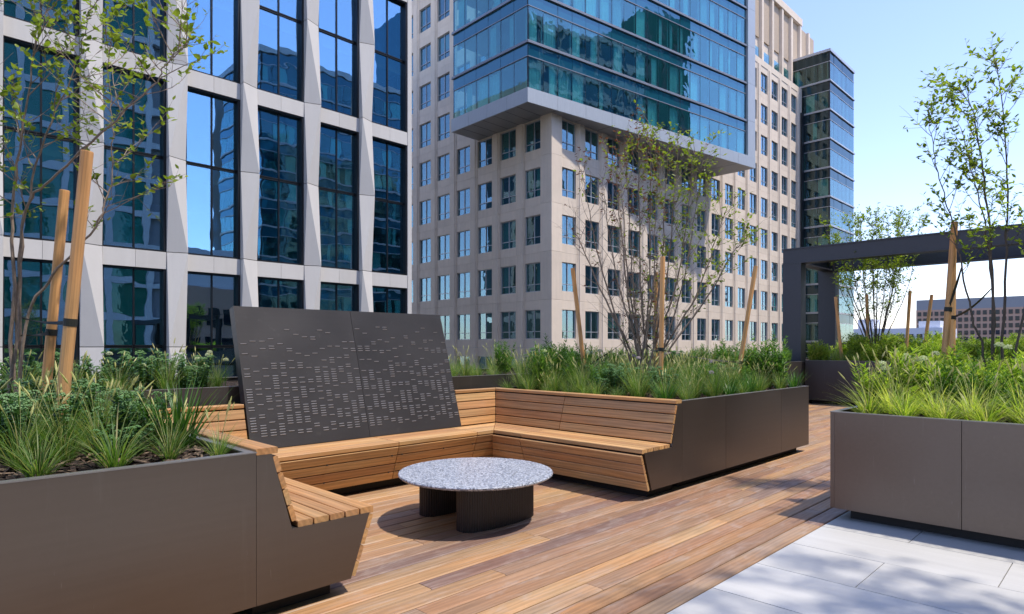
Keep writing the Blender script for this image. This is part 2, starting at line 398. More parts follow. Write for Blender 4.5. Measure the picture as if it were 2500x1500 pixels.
planter('planter', 'dark metal planter under the steel pergola', 16.42, 21.9, -5.0, 6.0, 1.085, 1.0, BRONZE_D, (), (-2.5, 0.2, 2.9))

# loose bark chips on the mulch: countless
def chips(name, parent_label, x0, x1, y0, y1, z, n, seed, mat):
    r = np.random.default_rng(seed); v = []; f = []
    for i in range(n):
        c = np.array([r.uniform(x0, x1), r.uniform(y0, y1), z + r.uniform(0.01, 0.035)])
        a = r.uniform(0, 6.28); l = r.uniform(0.012, 0.045); w = r.uniform(0.004, 0.011)
        d = np.array([math.cos(a), math.sin(a), r.uniform(-0.4, 0.4)])*l; e = np.array([-math.sin(a), math.cos(a), r.uniform(-0.5, 0.5)])*w
        b = len(v); v += [tuple(c-d-e), tuple(c+d-e), tuple(c+d+e), tuple(c-d+e)]; f.append((b, b+1, b+2, b+3))
    o = MB().add(v, f).build('bark_mulch', mat); tag(o, parent_label, 'mulch', kind='stuff')
CHIP = m_leaf('bark_chip', [(0.02,0.013,0.01),(0.05,0.032,0.024),(0.11,0.075,0.052),(0.26,0.18,0.12)], 0.0, 0.85)
chips('bark_mulch', 'loose dark bark mulch in the planter with two leaning stakes', 0.0, 1.33, 3.27, 5.9, 0.82, 3000, 1, CHIP)
chips('bark_mulch', 'loose dark bark mulch in the planter with the bare tree', 5.66, 8.9, 3.27, 5.9, 0.83, 3500, 2, CHIP)
chips('bark_mulch', 'loose dark bark mulch among the yellow-green grasses', 5.63, 9.0, -0.6, 1.8, 0.83, 2500, 3, CHIP)

# ------------------------------------------------------------------ benches
def board(parent, name, o, ex, ey, ez, x0, x1, W, Tk, m0=0.0, m1=0.0, c=0.004, mat=None):
    """board along ex, width W along ey, thickness below the ez face; ends mitred by m per unit of y"""
    L = (x1+x0)/2; a, b = x0-L, x1-L
    p = [(-W/2+c,-Tk),(W/2-c,-Tk),(W/2,-Tk+c),(W/2,-c),(W/2-c,0),(-W/2+c,0),(-W/2,-c),(-W/2,-Tk+c)]
    n = 8
    vs_ = [(a+m0*q[0], q[0], q[1]) for q in p] + [(b+m1*q[0], q[0], q[1]) for q in p]
    fs = [tuple(range(n))[::-1], tuple(range(n,2*n))] + [(i,(i+1)%n,n+(i+1)%n,n+i) for i in range(n)]
    oo = Vector(o) + Vector(ex)*L
    return MB().add(vs_, fs).build(name, mat or BENCH, parent, frame(oo, ex, ey, ez))

PROF = dict(cap=(0.0, 0.115), back=((0.112, 0.858), (0.222, 0.490)), seat=(0.222, 0.705), front=((0.700, 0.436), (0.577, 0.092)))
def bench(label, base, eu, ew, w0, w1, mit0, mit1, seams, ends, skip_back=None):
    """base: point on the back line, z=0; eu: towards the sitter; ew: along. mit: +1/-1 mitre at that end, 0 square"""
    eu = Vector(eu); ew = Vector(ew); base = Vector(base); ez = Vector((0,0,1))
    root = empty('bench', base + ew*(w0+w1)/2, label, 'bench')
    flip = ew.cross(eu).z < 0          # keep frames right handed
    def bd(name, u, z, du, dz, W, Tk, sset, cuts=None):
        ey = eu*du + ez*dz
        nrm = ew.cross(ey)
        if nrm.z < 0 or (abs(nrm.z) < 0.35 and nrm.dot(eu) < 0): nrm = -nrm
        ex = ey.cross(nrm)
        sgn = 1 if ex.dot(ew) > 0 else -1
        a = w0 + mit0*u; b = w1 + mit1*u
        edges = [a] + [s for s in sset if a+0.1 < s < b-0.1] + [b]
        for i, (p, q) in enumerate(zip(edges[:-1], edges[1:])):
            if cuts and cuts[0]-0.02 <= p and q <= cuts[1]+0.02: continue
            k0 = mit0*du if i == 0 else 0; k1 = mit1*du if i == len(edges)-2 else 0
            g = 0.004
            o = base + eu*u + ez*z
            if sgn > 0: board(root, name, o, ex, ey, nrm, p+g, q-g, W, Tk, k0, k1)
            else: board(root, name, o, ex, ey, nrm, -q+g, -p-g, W, Tk, -k1, -k0)
    # cap
    cu = sum(PROF['cap'])/2
    bs = list(seams.get('back', ()))
    bd('cap_board', cu, 0.900, 1, 0, PROF['cap'][1]-PROF['cap'][0], 0.034, bs, skip_back)
    (u0, z0), (u1, z1) = PROF['back']
    l = math.hypot(u1-u0, z1-z0); du, dz = (u1-u0)/l, (z1-z0)/l
    for k in range(4):
        t = (k+0.5)/4
        bd('back_slat', u0+(u1-u0)*t, z0+(z1-z0)*t, du, dz, l/4-0.009, 0.028, bs, skip_back)
    a, b = PROF['seat']
    for k in range(5):
        t = (k+0.5)/5
        bd('seat_slat', a+(b-a)*t, 0.484, 1, 0, (b-a)/5-0.010, 0.040 if k == 4 else 0.034, seams.get('seat', ()))
    (u0, z0), (u1, z1) = PROF['front']
    l = math.hypot(u1-u0, z1-z0); du, dz = (u1-u0)/l, (z1-z0)/l
    for k in range(4):
        t = (k+0.5)/4
        bd('front_slat', u0+(u1-u0)*t, z0+(z1-z0)*t, du, dz, l/4-0.008, 0.028, seams.get('front', ()))
    # bolt heads sitting in the front joints
    for k in (1, 3):
        t = k/4; u = u0+(u1-u0)*t; z = z0+(z1-z0)*t
        for s in seams.get('bolts', ()):
            c = base + eu*(u-0.004) + ez*z + ew*s; d = (eu + ez*0.35).normalized()
            MB().tube([c-d*0.01, c+d*0.006], 0.0085, 8).build('bolt', BLACK, root)
    # dark carcass and metal ends
    ins = 0.036
    poly = [(0.004,0.10),(0.004,0.862),(0.075,0.862),(0.185,0.447),(0.665,0.447),(0.545,0.10)]
    def extr(pl, a, b, name, mat, mm=(0,0)):
        n = len(pl); v = []
        for w, m_ in ((a, mm[0]), (b, mm[1])):
            for u, z in pl: v.append(tuple(base + eu*u + ez*z + ew*(w + m_*u)))
        MB().add(v, [tuple(range(n)), tuple(range(n,2*n))[::-1]] + [(i,n+i,n+(i+1)%n,(i+1)%n) for i in range(n)]).build(name, mat, root)
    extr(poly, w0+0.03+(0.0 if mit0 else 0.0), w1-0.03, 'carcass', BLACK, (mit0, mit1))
    pl2 = [(0.0,0.09),(0.0,0.8655),(0.082,0.8655),(0.192,0.4495),(0.672,0.4495),(0.548,0.09)]
    for e in ends:
        if e == 0: extr(pl2, w0, w0+0.02, 'end_panel', BRONZE)
        else: extr(pl2, w1-0.02, w1, 'end_panel', BRONZE)
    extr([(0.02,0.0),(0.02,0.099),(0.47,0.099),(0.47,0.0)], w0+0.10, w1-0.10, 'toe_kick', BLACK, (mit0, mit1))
    return root
# right bench faces -X; w runs along +Y from 3.23 to the corner
bench('slatted timber bench joined to the planter with the bare tree', (5.617, 3.23, 0), (-1,0,0), (0,1,0), 0.0, 2.68, 0, -1,
      dict(back=(1.42,), seat=(1.55,), front=(1.55,), bolts=(0.18, 0.95, 1.49, 2.3)), (0,))
# left bench faces +X
bench('slatted timber bench joined to the planter with leaning stakes, end sawn open', (1.368, 3.23, 0), (1,0,0), (0,1,0), 0.0, 2.68, 0, -1,
      dict(back=(1.5,), seat=(), front=(1.5,), bolts=(0.2, 1.2, 2.0)), (0,))
# back bench faces -Y, between both
bench('slatted timber bench running under the tall perforated panel', (1.368, 5.91, 0), (0,-1,0), (1,0,0), 0.0, 4.249, 1, -1,
      dict(back=(0.975, 3.47), seat=(2.26, 3.30), front=(2.26, 3.30), bolts=(1.5, 2.20, 2.32, 2.85, 3.26)), (), (0.975, 3.47))

# ------------------------------------------------------------------ perforated panel
def lean_panel():
    root = empty('perforated_panel', (3.59, 5.75, 0.49), 'tall dark perforated metal panel leaning over the timber bench', 'panel')
    y0, z0, y1, z1 = 5.672, 0.49, 6.075, 1.812
    L = math.hypot(y1-y0, z1-z0); ey = Vector((0, (y1-y0)/L, (z1-z0)/L)); ex = Vector((1,0,0)); ez = ex.cross(ey)
    th = 0.10
    F = lambda x: frame((x, y0, z0), ex, ey, ez)
    for a, b in ((2.352, 3.588), (3.592, 4.831)):
        MB().box(0, b-a, 0, L, -th, 0).build('metal_sheet', PANEL, root, F(a))
    # punched slots: short lips with a dark mouth above each
    r = random.Random(11); lips = MB(); mouths = MB(); slots = []
    pitch = 0.0885; ncol = 28; rp = 0.0247; nrow = 48
    for c in range(ncol):
        x = 0.022 + c*pitch
        if x < 1.236 < x+0.06: x = 1.245
        k = r.choice((0, 0, 1, 2))
        while k < nrow:
            t = k/nrow
            top = max(0.0, (t-0.45)/0.5)
            run = r.choice((1,1,2,2,3,4,5,6)) if t < 0.45 else r.choice((1,1,1,2,2,3)) if t < 0.72 else r.choice((1,1,1,2))
            for q in range(run):
                slots.append((x, 0.115 + (k+q)*rp))
            k += run + (r.choice((1,1,2,2,3,4)) if t < 0.5 else r.choice((2,3,4,5,7)) if t < 0.72 else r.choice((5,8,12,18,26)))
    if True:
        for x, yy in slots:
            if yy > L-0.13: continue
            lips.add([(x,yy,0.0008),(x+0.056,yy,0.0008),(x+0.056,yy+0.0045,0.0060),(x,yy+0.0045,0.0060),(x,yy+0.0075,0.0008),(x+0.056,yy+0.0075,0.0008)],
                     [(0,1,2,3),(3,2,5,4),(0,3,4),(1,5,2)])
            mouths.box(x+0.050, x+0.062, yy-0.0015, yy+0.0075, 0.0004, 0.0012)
    tag(lips.build('slot_lips', SLOT_LIT, root, F(2.352)), kind='stuff')
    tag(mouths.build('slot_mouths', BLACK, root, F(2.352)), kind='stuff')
lean_panel()

# ------------------------------------------------------------------ coffee table
def coffee_table():
    cx, cy = 3.475, 3.895
    root = empty('coffee_table', (cx, cy, 0), 'round speckled stone coffee table on dark fluted legs', 'table')
    n = 96; prof = [(0.0,0.366),(0.56,0.366),(0.618,0.374),(0.634,0.386),(0.635,0.394),(0.630,0.402),(0.0,0.402)]
    v = []; f = []
    for rr, z in prof[1:-1]:
        for k in range(n): v.append((rr*math.cos(2*math.pi*k/n), rr*math.sin(2*math.pi*k/n), z))
    m = len(prof)-2
    for i in range(m-1):
        for k in range(n): f.append((i*n+k, i*n+(k+1)%n, (i+1)*n+(k+1)%n, (i+1)*n+k))
    f.append(tuple(range(n))[::-1]); f.append(tuple((m-1)*n+k for k in range(n)))
    MB().add(v, f).build('table_top', TERRAZZO, root, T((cx, cy, 0)))
    # two fluted shells: a bowed outer side, a flatter inner side and round ends
    def shell(xa, xb, yo, yi):
        s = 1 if yo < yi else -1; mid = (xa+xb)/2; hl = (xb-xa)/2; w = abs(yi-yo)
        N = 300; pts = []
        for k in range(N):
            a = 2*math.pi*k/N; ca, sa = math.cos(a), math.sin(a)
            x = hl*math.copysign(abs(ca)**0.55, ca)
            yy = (w/2)*math.copysign(abs(sa)**0.62, sa)
            if sa < 0: yy *= 1.12 - 0.22*(x/hl)**2
            pts.append((mid+x, (yo+yi)/2 + s*yy))
        # resample evenly and flute
        P = np.array(pts + pts[:1]); seg = np.hypot(*(P[1:]-P[:-1]).T); S = np.r_[0, np.cumsum(seg)]
        M = 4*int(S[-1]/0.021)
        q = np.linspace(0, S[-1], M+1)[:-1]; X = np.interp(q, S, P[:,0]); Y = np.interp(q, S, P[:,1])
        c = np.array([mid, (yo+yi)/2]); out = []
        for i in range(M):
            d = np.array([X[i-1]-X[(i+1)%M], Y[i-1]-Y[(i+1)%M]]); nn = np.array([-d[1], d[0]]); nn /= np.linalg.norm(nn)+1e-9
            if nn @ (np.array([X[i],Y[i]])-c) < 0: nn = -nn
            off = (0, 0.0035, 0.005, 0.0035)[i % 4]
            out.append((X[i]+nn[0]*off, Y[i]+nn[1]*off))
        if s < 0: out = out[::-1]
        MB().prism(out, 0.001, 0.366).build('fluted_leg', FLUTE, root)
    shell(3.155, 3.925, 3.60, 3.83)
    shell(3.225, 3.88, 4.40, 4.185)
coffee_table()

# ------------------------------------------------------------------ pergola
def pergola():
    root = empty('pergola', (18.3, 1.0, 1.0), 'dark painted steel pergola frame rising from the far planter', 'pergola')
    def hcol(x, y, z0, z1, w=0.47, d=0.34):
        tf, tw = 0.035, 0.03       # flanges face +-X (wide faces), web along X
        m = MB().box(x, x+tf, y, y+w, z0, z1).box(x+d-tf, x+d, y, y+w, z0, z1).box(x+tf, x+d-tf, y+w/2-tw/2, y+w/2+tw/2, z0, z1)
        m.box(x+tf, x+d-tf, y, y+0.02, z0, z1)
        m.build('column', STEEL, root)
    for x in (17.0, 19.6):
        for yy in (6.32, -0.9, -8.0): hcol(x, yy, 0.98, 3.61)
        m = MB().box(x-0.004, x+0.344, -8.2, 6.795, 3.612, 3.645).box(x-0.004, x+0.344, -8.2, 6.795, 3.985, 4.02).box(x+0.02, x+0.05, -8.2, 6.79, 3.645, 3.985)
        m.build('long_beam', STEEL, root)
    for yy in (6.38, -0.84, -7.9):
        MB().box(17.346, 19.594, yy, yy+0.3, 3.63, 3.66).box(17.346, 19.594, yy, yy+0.3, 3.96, 3.99).box(17.346, 19.594, yy+0.13, yy+0.16, 3.66, 3.96).build('cross_beam', STEEL, root)
pergola()

# ------------------------------------------------------------------ building kit
def curtain_mesh(w, h, seed, fold=0.035):
    r = random.Random(seed); n = 30; v = []; f = []; ph = r.uniform(0, 6)
    for i in range(n+1):
        x = w*i/n; y = fold*math.sin(ph + i*1.9) + 0.02*math.sin(i*0.7+ph)
        v += [(x, y, 0), (x, y, h)]
    for i in range(n): f.append((2*i, 2*i+2, 2*i+3, 2*i+1))
    return MB().add(v, f)
def jitter(a=0.0022):
    return Matrix.Rotation(rng.gauss(0, a), 4, 'Z') @ Matrix.Rotation(rng.gauss(0, a), 4, 'X')

def facade_frame(o, e):           # local x along the wall, local y into the building, z up
    e = Vector(e).normalized(); ez = Vector((0,0,1)); ey = ez.cross(e)
    return frame(o, e, ey, ez)

# ---- left: dark glass office with faceted pale piers (facade at Y = 30 facing -Y)
def left_office():
    YF, P, WW = 30.0, 3.18, 2.393
    root = empty('office_building', (12, 36, ZG), 'dark blue glass office block with pale faceted piers', 'building')
    S = [5.53 + 8.25*j for j in range(-1, 4)]
    cols = list(range(-4, 5)); X0 = 6.381
    gap = 0.012; PR = 0.30; pw = P-WW
    def pier(ridge_bottom_right):
        h = 4.125-0.03
        a, b = gap, pw-gap
        # corner depths (negative = proud)
        d = {}
        d['BL'], d['BR'] = (0, -PR) if ridge_bottom_right else (-PR, 0)
        d['TL'], d['TR'] = (-PR, 0) if ridge_bottom_right else (0, -PR)
        v = [(a,d['BL'],0),(b,d['BR'],0),(b,d['TR'],h),(a,d['TL'],h),(a,0.34,0),(b,0.34,0),(b,0.34,h),(a,0.34,h)]
        tri = [(0,1,3),(1,2,3)] if ridge_bottom_right else [(0,1,2),(0,2,3)]
        return MB().add(v, tri+[(4,7,6,5),(0,4,5,1),(1,5,6,2),(2,6,7,3),(3,7,4,0)]).mesh('pier_panel', PALE)
    pm = {True: pier(True), False: pier(False)}
    sp = MB().box(gap/2, WW/2-gap/2, 0.03, 0.33, 0.0, 0.735).mesh('spandrel_panel', PALE)
    # window frame: black reveals, mullion and double transom, glass 0.3 behind the face
    H = 7.5; f = MB()
    f.box(0.0, 0.05, 0.06, 0.42, 0, H).box(WW-0.10, WW-0.0, 0.06, 0.42, 0, H).box(0.05, WW-0.10, 0.10, 0.42, 0, 0.07).box(0.05, WW-0.10, 0.10, 0.42, H-0.07, H)
    f.box(WW/2-0.03, WW/2+0.03, 0.27, 0.42, 0.07, H-0.07).box(0.05, WW-0.10, 0.27, 0.42, 4.07, 4.12).box(0.05, WW-0.10, 0.27, 0.42, 4.16, 4.21)
    fm = f.mesh('window', ALU_D)
    pa = MB().box(0, WW/2-0.03-0.05, 0, 0.02, 0, 4.0).mesh('pane', G_BLUE)
    pb = MB().box(0, WW/2-0.03-0.05, 0, 0.02, 0, H-0.07-4.21).mesh('pane', G_BLUE)
    XE = X0+P*4+WW
    for c in cols:
        x = X0 + c*P
        for j, z in enumerate(S[:-1] if True else S):
            m = T((x, YF, z)); w = inst('window', fm, root, m); setinv(w, m)
            for px, pz, me in ((0.05, 0.07, pa), (WW/2+0.03-0.0, 0.07, pa), (0.05, 4.21, pb), (WW/2+0.03, 4.21, pb)):
                # the right panes are narrower by the reveal, so they tuck 5 cm behind it
                inst('pane', me, w, T((x+px, YF+0.33, z+pz)) @ jitter(0.0016))
        for z in S:
            for hx in (0, WW/2): inst('spandrel_panel', sp, root, T((x+hx, YF, z-0.745)))
        # pier to the right of the bay
        if c < 4:
            odd = (c % 2 == 0)
            for z in S[:-1]:
                inst('pier_panel', pm[odd], root, T((x+WW, YF, z+0.015)))
                inst('pier_panel', pm[not odd], root, T((x+WW, YF, z+4.14)))
    MB().box(XE, XE+0.28, YF, YF+0.5, ZG, S[-1]).build('corner_pier', PALE, root)
    MB().box(-10, XE, YF+0.05, YF+34, ZG, S[0]-0.75).build('base_wall', PALE, root)
    MB().box(-10, XE+0.28, YF+0.02, YF+34, S[-1], S[-1]+1.2).build('parapet', PALE, root)
    MB().box(XE-0.3, XE+0.02, YF+0.6, YF+34, ZG, S[-1]).build('end_wall', ALU_D, root)
    ep = MB().box(XE+0.02, XE+0.30, 0, 0.75, S[0], S[-1]).mesh('end_pier', PALE)
    eb = MB().box(XE+0.02, XE+0.22, YF+0.6, YF+34, -0.75, 0).mesh('end_band', PALE)
    eg = MB().box(XE+0.02, XE+0.10, 0.76, 3.17, 0, 7.5).mesh('end_glass', G_TOWS)
    for k in range(11):
        inst('end_pier', ep, root, T((0, YF+0.5+k*3.18, 0)))
        for z in S[:-1]: inst('end_glass', eg, root, T((0, YF+0.5+k*3.18, z)))
    for z in S: inst('end_band', eb, root, T((0, 0, z)))
    MB().box(-10, XE+0.04, YF+7, YF+7.2, S[0]-0.75, S[-1]).build('core_wall', ROOM, root)
    k = 0
    for z in [S[0]+4.125*i for i in range(0, 9)]:
        MB().box(-10, XE+0.04, YF+0.45, YF+7, z-0.72, z-0.05).build('floor_slab', SLAB, root); k += 1
left_office()

# ---- middle: beige precast tower with punched windows
def curtains_for(parent, m, w, h, r, glassy=0.16):
    """random curtain or blind a little behind a pane; m puts local x along the wall, y inwards"""
    q = r.random()
    if q < 0.22: return
    if q < 0.34:
        inst('roller_blind', bl_mesh(round(w,2), round(h*r.choice((0.35,0.5,0.55)),2)), parent, m @ T((0.02, glassy, h)) ); return
    for side in ((0,) if q < 0.50 else (1,) if q < 0.66 else (0, 1)):
        cw = w*r.choice((0.28, 0.36, 0.46))
        key = (round(cw,2), round(h,2), r.randrange(3))
        inst('curtain', cu_mesh(*key, CURT_T), parent, m @ T((0.02 if side == 0 else w-cw-0.02, glassy, 0.02)))
_cu = {}
def cu_mesh(w, h, s, mat=None):
    k = (w, h, s, bool(mat))
    if k not in _cu: _cu[k] = curtain_mesh(w, h-0.04, s).mesh('curtain', mat or CURT)
    return _cu[k]
def bl_mesh(w, h):
    if (w,h,'b') not in _cu: _cu[(w,h,'b')] = MB().box(0, w-0.04, 0, 0.01, -h, 0).mesh('roller_blind', BLIND)
    return _cu[(w,h,'b')]

def punched_wall(root, o, e, s0, n, pitch, ww, rows, zj0, skip=None, seed=1, first_pier=None):
    """precast wall: s0 = left jamb of the first window; rows of 4 m storeys from joint zj0"""
    F = facade_frame(o, e); r = random.Random(seed)
    pwid = pitch-ww; rec = 0.07
    head = MB().box(0.006, ww-0.006, rec, rec+0.35, 0.006, 0.794).mesh('head_panel', BEIGE)
    sill = MB().box(0.006, ww-0.006, rec, rec+0.35, 0.006, 0.744).mesh('sill_panel', BEIGE)
    a, b = pwid*0.22, pwid*0.80
    prof = [(0.0,0.05),(a*0.55,0.05),(a*0.55,0.015),(a,0.015),(a+0.05,-0.07),(b-0.05,-0.07),(b,0.015),(pwid-a*0.3,0.015),(pwid-a*0.3,0.05),(pwid,0.05),(pwid,0.48),(0.0,0.48)]
    pier = MB().prism(prof, 0.008, 3.992).mesh('pier_panel', BEIGE)
    H = 2.45; d = 0.20
    f = MB(); t = 0.05
    f.box(0, t, d, d+0.12, 0, H).box(ww-t, ww, d, d+0.12, 0, H).box(t, ww-t, d, d+0.12, 0, t).box(t, ww-t, d, d+0.12, H-t, H)
    f.box(ww/2-0.028, ww/2+0.028, d-0.015, d+0.12, t, H-t).box(t, ww-t, d-0.01, d+0.12, 0.60, 0.65)
    fm = f.mesh('window', ALU)
    hw = ww/2-0.028-t
    p1 = MB().box(0, hw, 0, 0.015, 0, H-0.65-t).mesh('pane', G_WIN); p2 = MB().box(0, hw, 0, 0.015, 0, 0.60-t).mesh('pane', G_WIN)
    for c in range(-1 if first_pier is None else 0, n+1):
        for k in range(rows[0], rows[1]):
            z = zj0 + 4*k
            s = s0 + c*pitch
            if skip and skip(s, z): continue
            if c >= 0 or True:
                if c < n: inst('pier_panel', pier, root, F @ T((s+ww, 0, z)))
            if 0 <= c < n:
                inst('sill_panel', sill, root, F @ T((s, 0, z)))
                inst('head_panel', head, root, F @ T((s, 0, z+3.2)))
                m = F @ T((s, 0, z+0.75)); w = inst('window', fm, root, m); setinv(w, m)
                for px in (t, ww/2+0.028):
                    inst('pane', p1, w, m @ T((px, d+0.05, 0.65)) @ jitter(0.003))
                    inst('pane', p2, w, m @ T((px, d+0.05, t)) @ jitter(0.003))
                curtains_for(w, m @ T((0, d+0.2, 0)), ww, H, r, 0.1)

def beige_tower():
    cx, cy = 39.0, 34.4
    root = empty('office_tower', (60, 45, ZG), 'beige precast office tower with punched windows and a projecting glass box', 'building')
    zj = 5.315
    eL = Vector((-0.0366, -0.9993, 0))       # left wall seen along its length, running towards the corner
    L = 24.0
    oL = Vector((cx, cy, 0)) - eL*L
    # left wall: windows counted from the corner
    pit, ww = 3.17, 2.03; n = 7
    s_corner = L
    s0 = s_corner - 1.18 - ww - (n-1)*pit
    punched_wall(root, oL, eL, s0, n, pit, ww, (-3, 11), zj, skip=lambda s, z: z > 18 and s > s_corner-9.2, seed=5)
    # right wall
    pit2, ww2, n2 = 3.262, 2.02, 16
    punched_wall(root, (cx, cy, 0), (1,0,0), 1.25, n2, pit2, ww2, (-3, 8), zj, skip=lambda s, z: z > 18 and s < 25.5, seed=6, first_pier=0)
    # the corner pier, one block per storey
    cp = MB().prism([(-0.10,-0.10),(1.22,-0.10),(1.22,0.3),(0.3,0.3),(0.3,1.15),(-0.10,1.15)], 0.008, 3.992).mesh('corner_block', BEIGE)
    for k in range(-3, 4): inst('corner_block', cp, root, T((cx, cy, zj+4*k - (0.7 if False else 0))))
    MB().box(cx+0.4, cx+53.0, cy+0.45, cy+0.6, ZG, zj-12).build('base_wall', BEIGE, root)
    # dark rooms behind the windows and solid core, floors
    MB().box(cx+3.2, cx+52.9, cy+3.0, cy+3.2, ZG, 38.0).build('core_wall', ROOM, root)
    MB().box(cx+3.2, cx+3.4, cy+3.2, cy+27, ZG, 49.0).build('core_wall', ROOM, root)
    for k in range(-3, 9):
        z = zj+4*k-0.25
        MB().prism([(cx+0.55,cy+0.55),(cx+52.6,cy+0.55),(cx+52.6,cy+3.0),(cx+3.2,cy+3.0),(cx+3.2,cy+24.5),(cx+1.3,cy+24.5)], z, z+0.3).build('floor_slab', SLAB, root)
    XE = cx+1.25+16*pit2-0.1
    MB().box(cx+25, XE+0.4, cy+0.02, cy+1.0, zj+32+0.002, 38.1).build('parapet', BEIGE, root)
    MB().box(XE-0.3, XE+0.4, cy-0.06, cy+20, ZG, 38.08).build('end_wall', BEIGE, root)
    # set-back top: ribs and tall tan louvre niches above one row of windows
    y2 = cy+1.0; z0, z1 = 38.1, 49.4
    MB().box(cx+20, XE+3.3, y2+0.5, y2+18, z0, z1-0.2).build('penthouse_wall', BEIGE, root)
    MB().box(cx+20, XE+3.32, y2-0.08, y2+0.5, z1-1.0, z1).build('penthouse_coping', BEIGE, root)
    rib = MB().prism([(0,0.5),(0.08,0.0),(0.62,0.0),(0.70,0.5)], 0.0, z1-1.0-z0).mesh('rib', BEIGE)
    lou = MB().box(0.1, 2.45, 0.34, 0.48, 0, 6.3).mesh('louvre_panel', LOUVRE)
    win = MB().box(0.35, 2.2, 0.25, 0.46, 0, 2.3).mesh('penthouse_window', G_WIN)
    for k in range(13):
        x = cx+20+k*3.262
        inst('rib', rib, root, T((x, y2, z0)))
        inst('louvre_panel', lou, root, T((x+0.70, y2, z0+4.0)))
        inst('penthouse_window', win, root, T((x+0.70, y2, z0+0.2)))
beige_tower()

# ---- curtain wall kit
def curtain_wall(root, o, e, n, pw, bands, hv, gv, gs, band_mat, seed, curt=0.5, band_h=0.24, depth=0.0):
    """bands: z of the foot of each storey; vision glass hv high, spandrel glass up to the next band"""
    F = facade_frame(o, e); r = random.Random(seed); W = n*pw
    st = bands[1]-bands[0]
    pv = MB().box(0.012, pw-0.012, 0, 0.03, band_h*0.5, hv-0.03).mesh('vision_pane', gv)
    ps = MB().box(0.012, pw-0.012, 0, 0.03, hv+0.03, st-band_h*0.5).mesh('spandrel_pane', gs)
    bm = MB().box(-0.12, W+0.12, -0.16, 0.02, -band_h*0.5, -0.04).box(-0.12, W+0.12, -0.12, 0.02, 0.0, band_h*0.42).mesh('band', band_mat)
    tm = MB().box(0, W, -0.05, 0.02, hv-0.035, hv+0.03).mesh('transom', band_mat)
    mu = MB().box(-0.03, 0.03, 0.012, 0.16, bands[0], bands[-1]+st).mesh('mullion', ALU_D)
    for i in range(n+1): inst('mullion', mu, root, F @ T((i*pw, 0, 0)))
    for z in bands:
        inst('band', bm, root, F @ T((0, 0, z))); inst('transom', tm, root, F @ T((0, 0, z)))
        for i in range(n):
            inst('vision_pane', pv, root, F @ T((i*pw, 0, z)) @ jitter(0.0028))
            inst('spandrel_pane', ps, root, F @ T((i*pw, 0, z)) @ jitter(0.0028))
            if r.random() < curt:
                cw = pw*r.choice((0.45, 0.7, 0.97)); key = (round(cw,2), round(hv-0.2,2), r.randrange(4))
                inst('curtain', cu_mesh(*key), root, F @ T((i*pw + (0.01 if r.random() < 0.5 else pw-cw-0.01), 0.26, z+0.16)))
        ms = MB().box(0.28, W-0.28, 0.20, 5.0, hv+0.1, st+0.08).build('floor_slab', SLAB, root, F @ T((0, 0, z)))
    return F

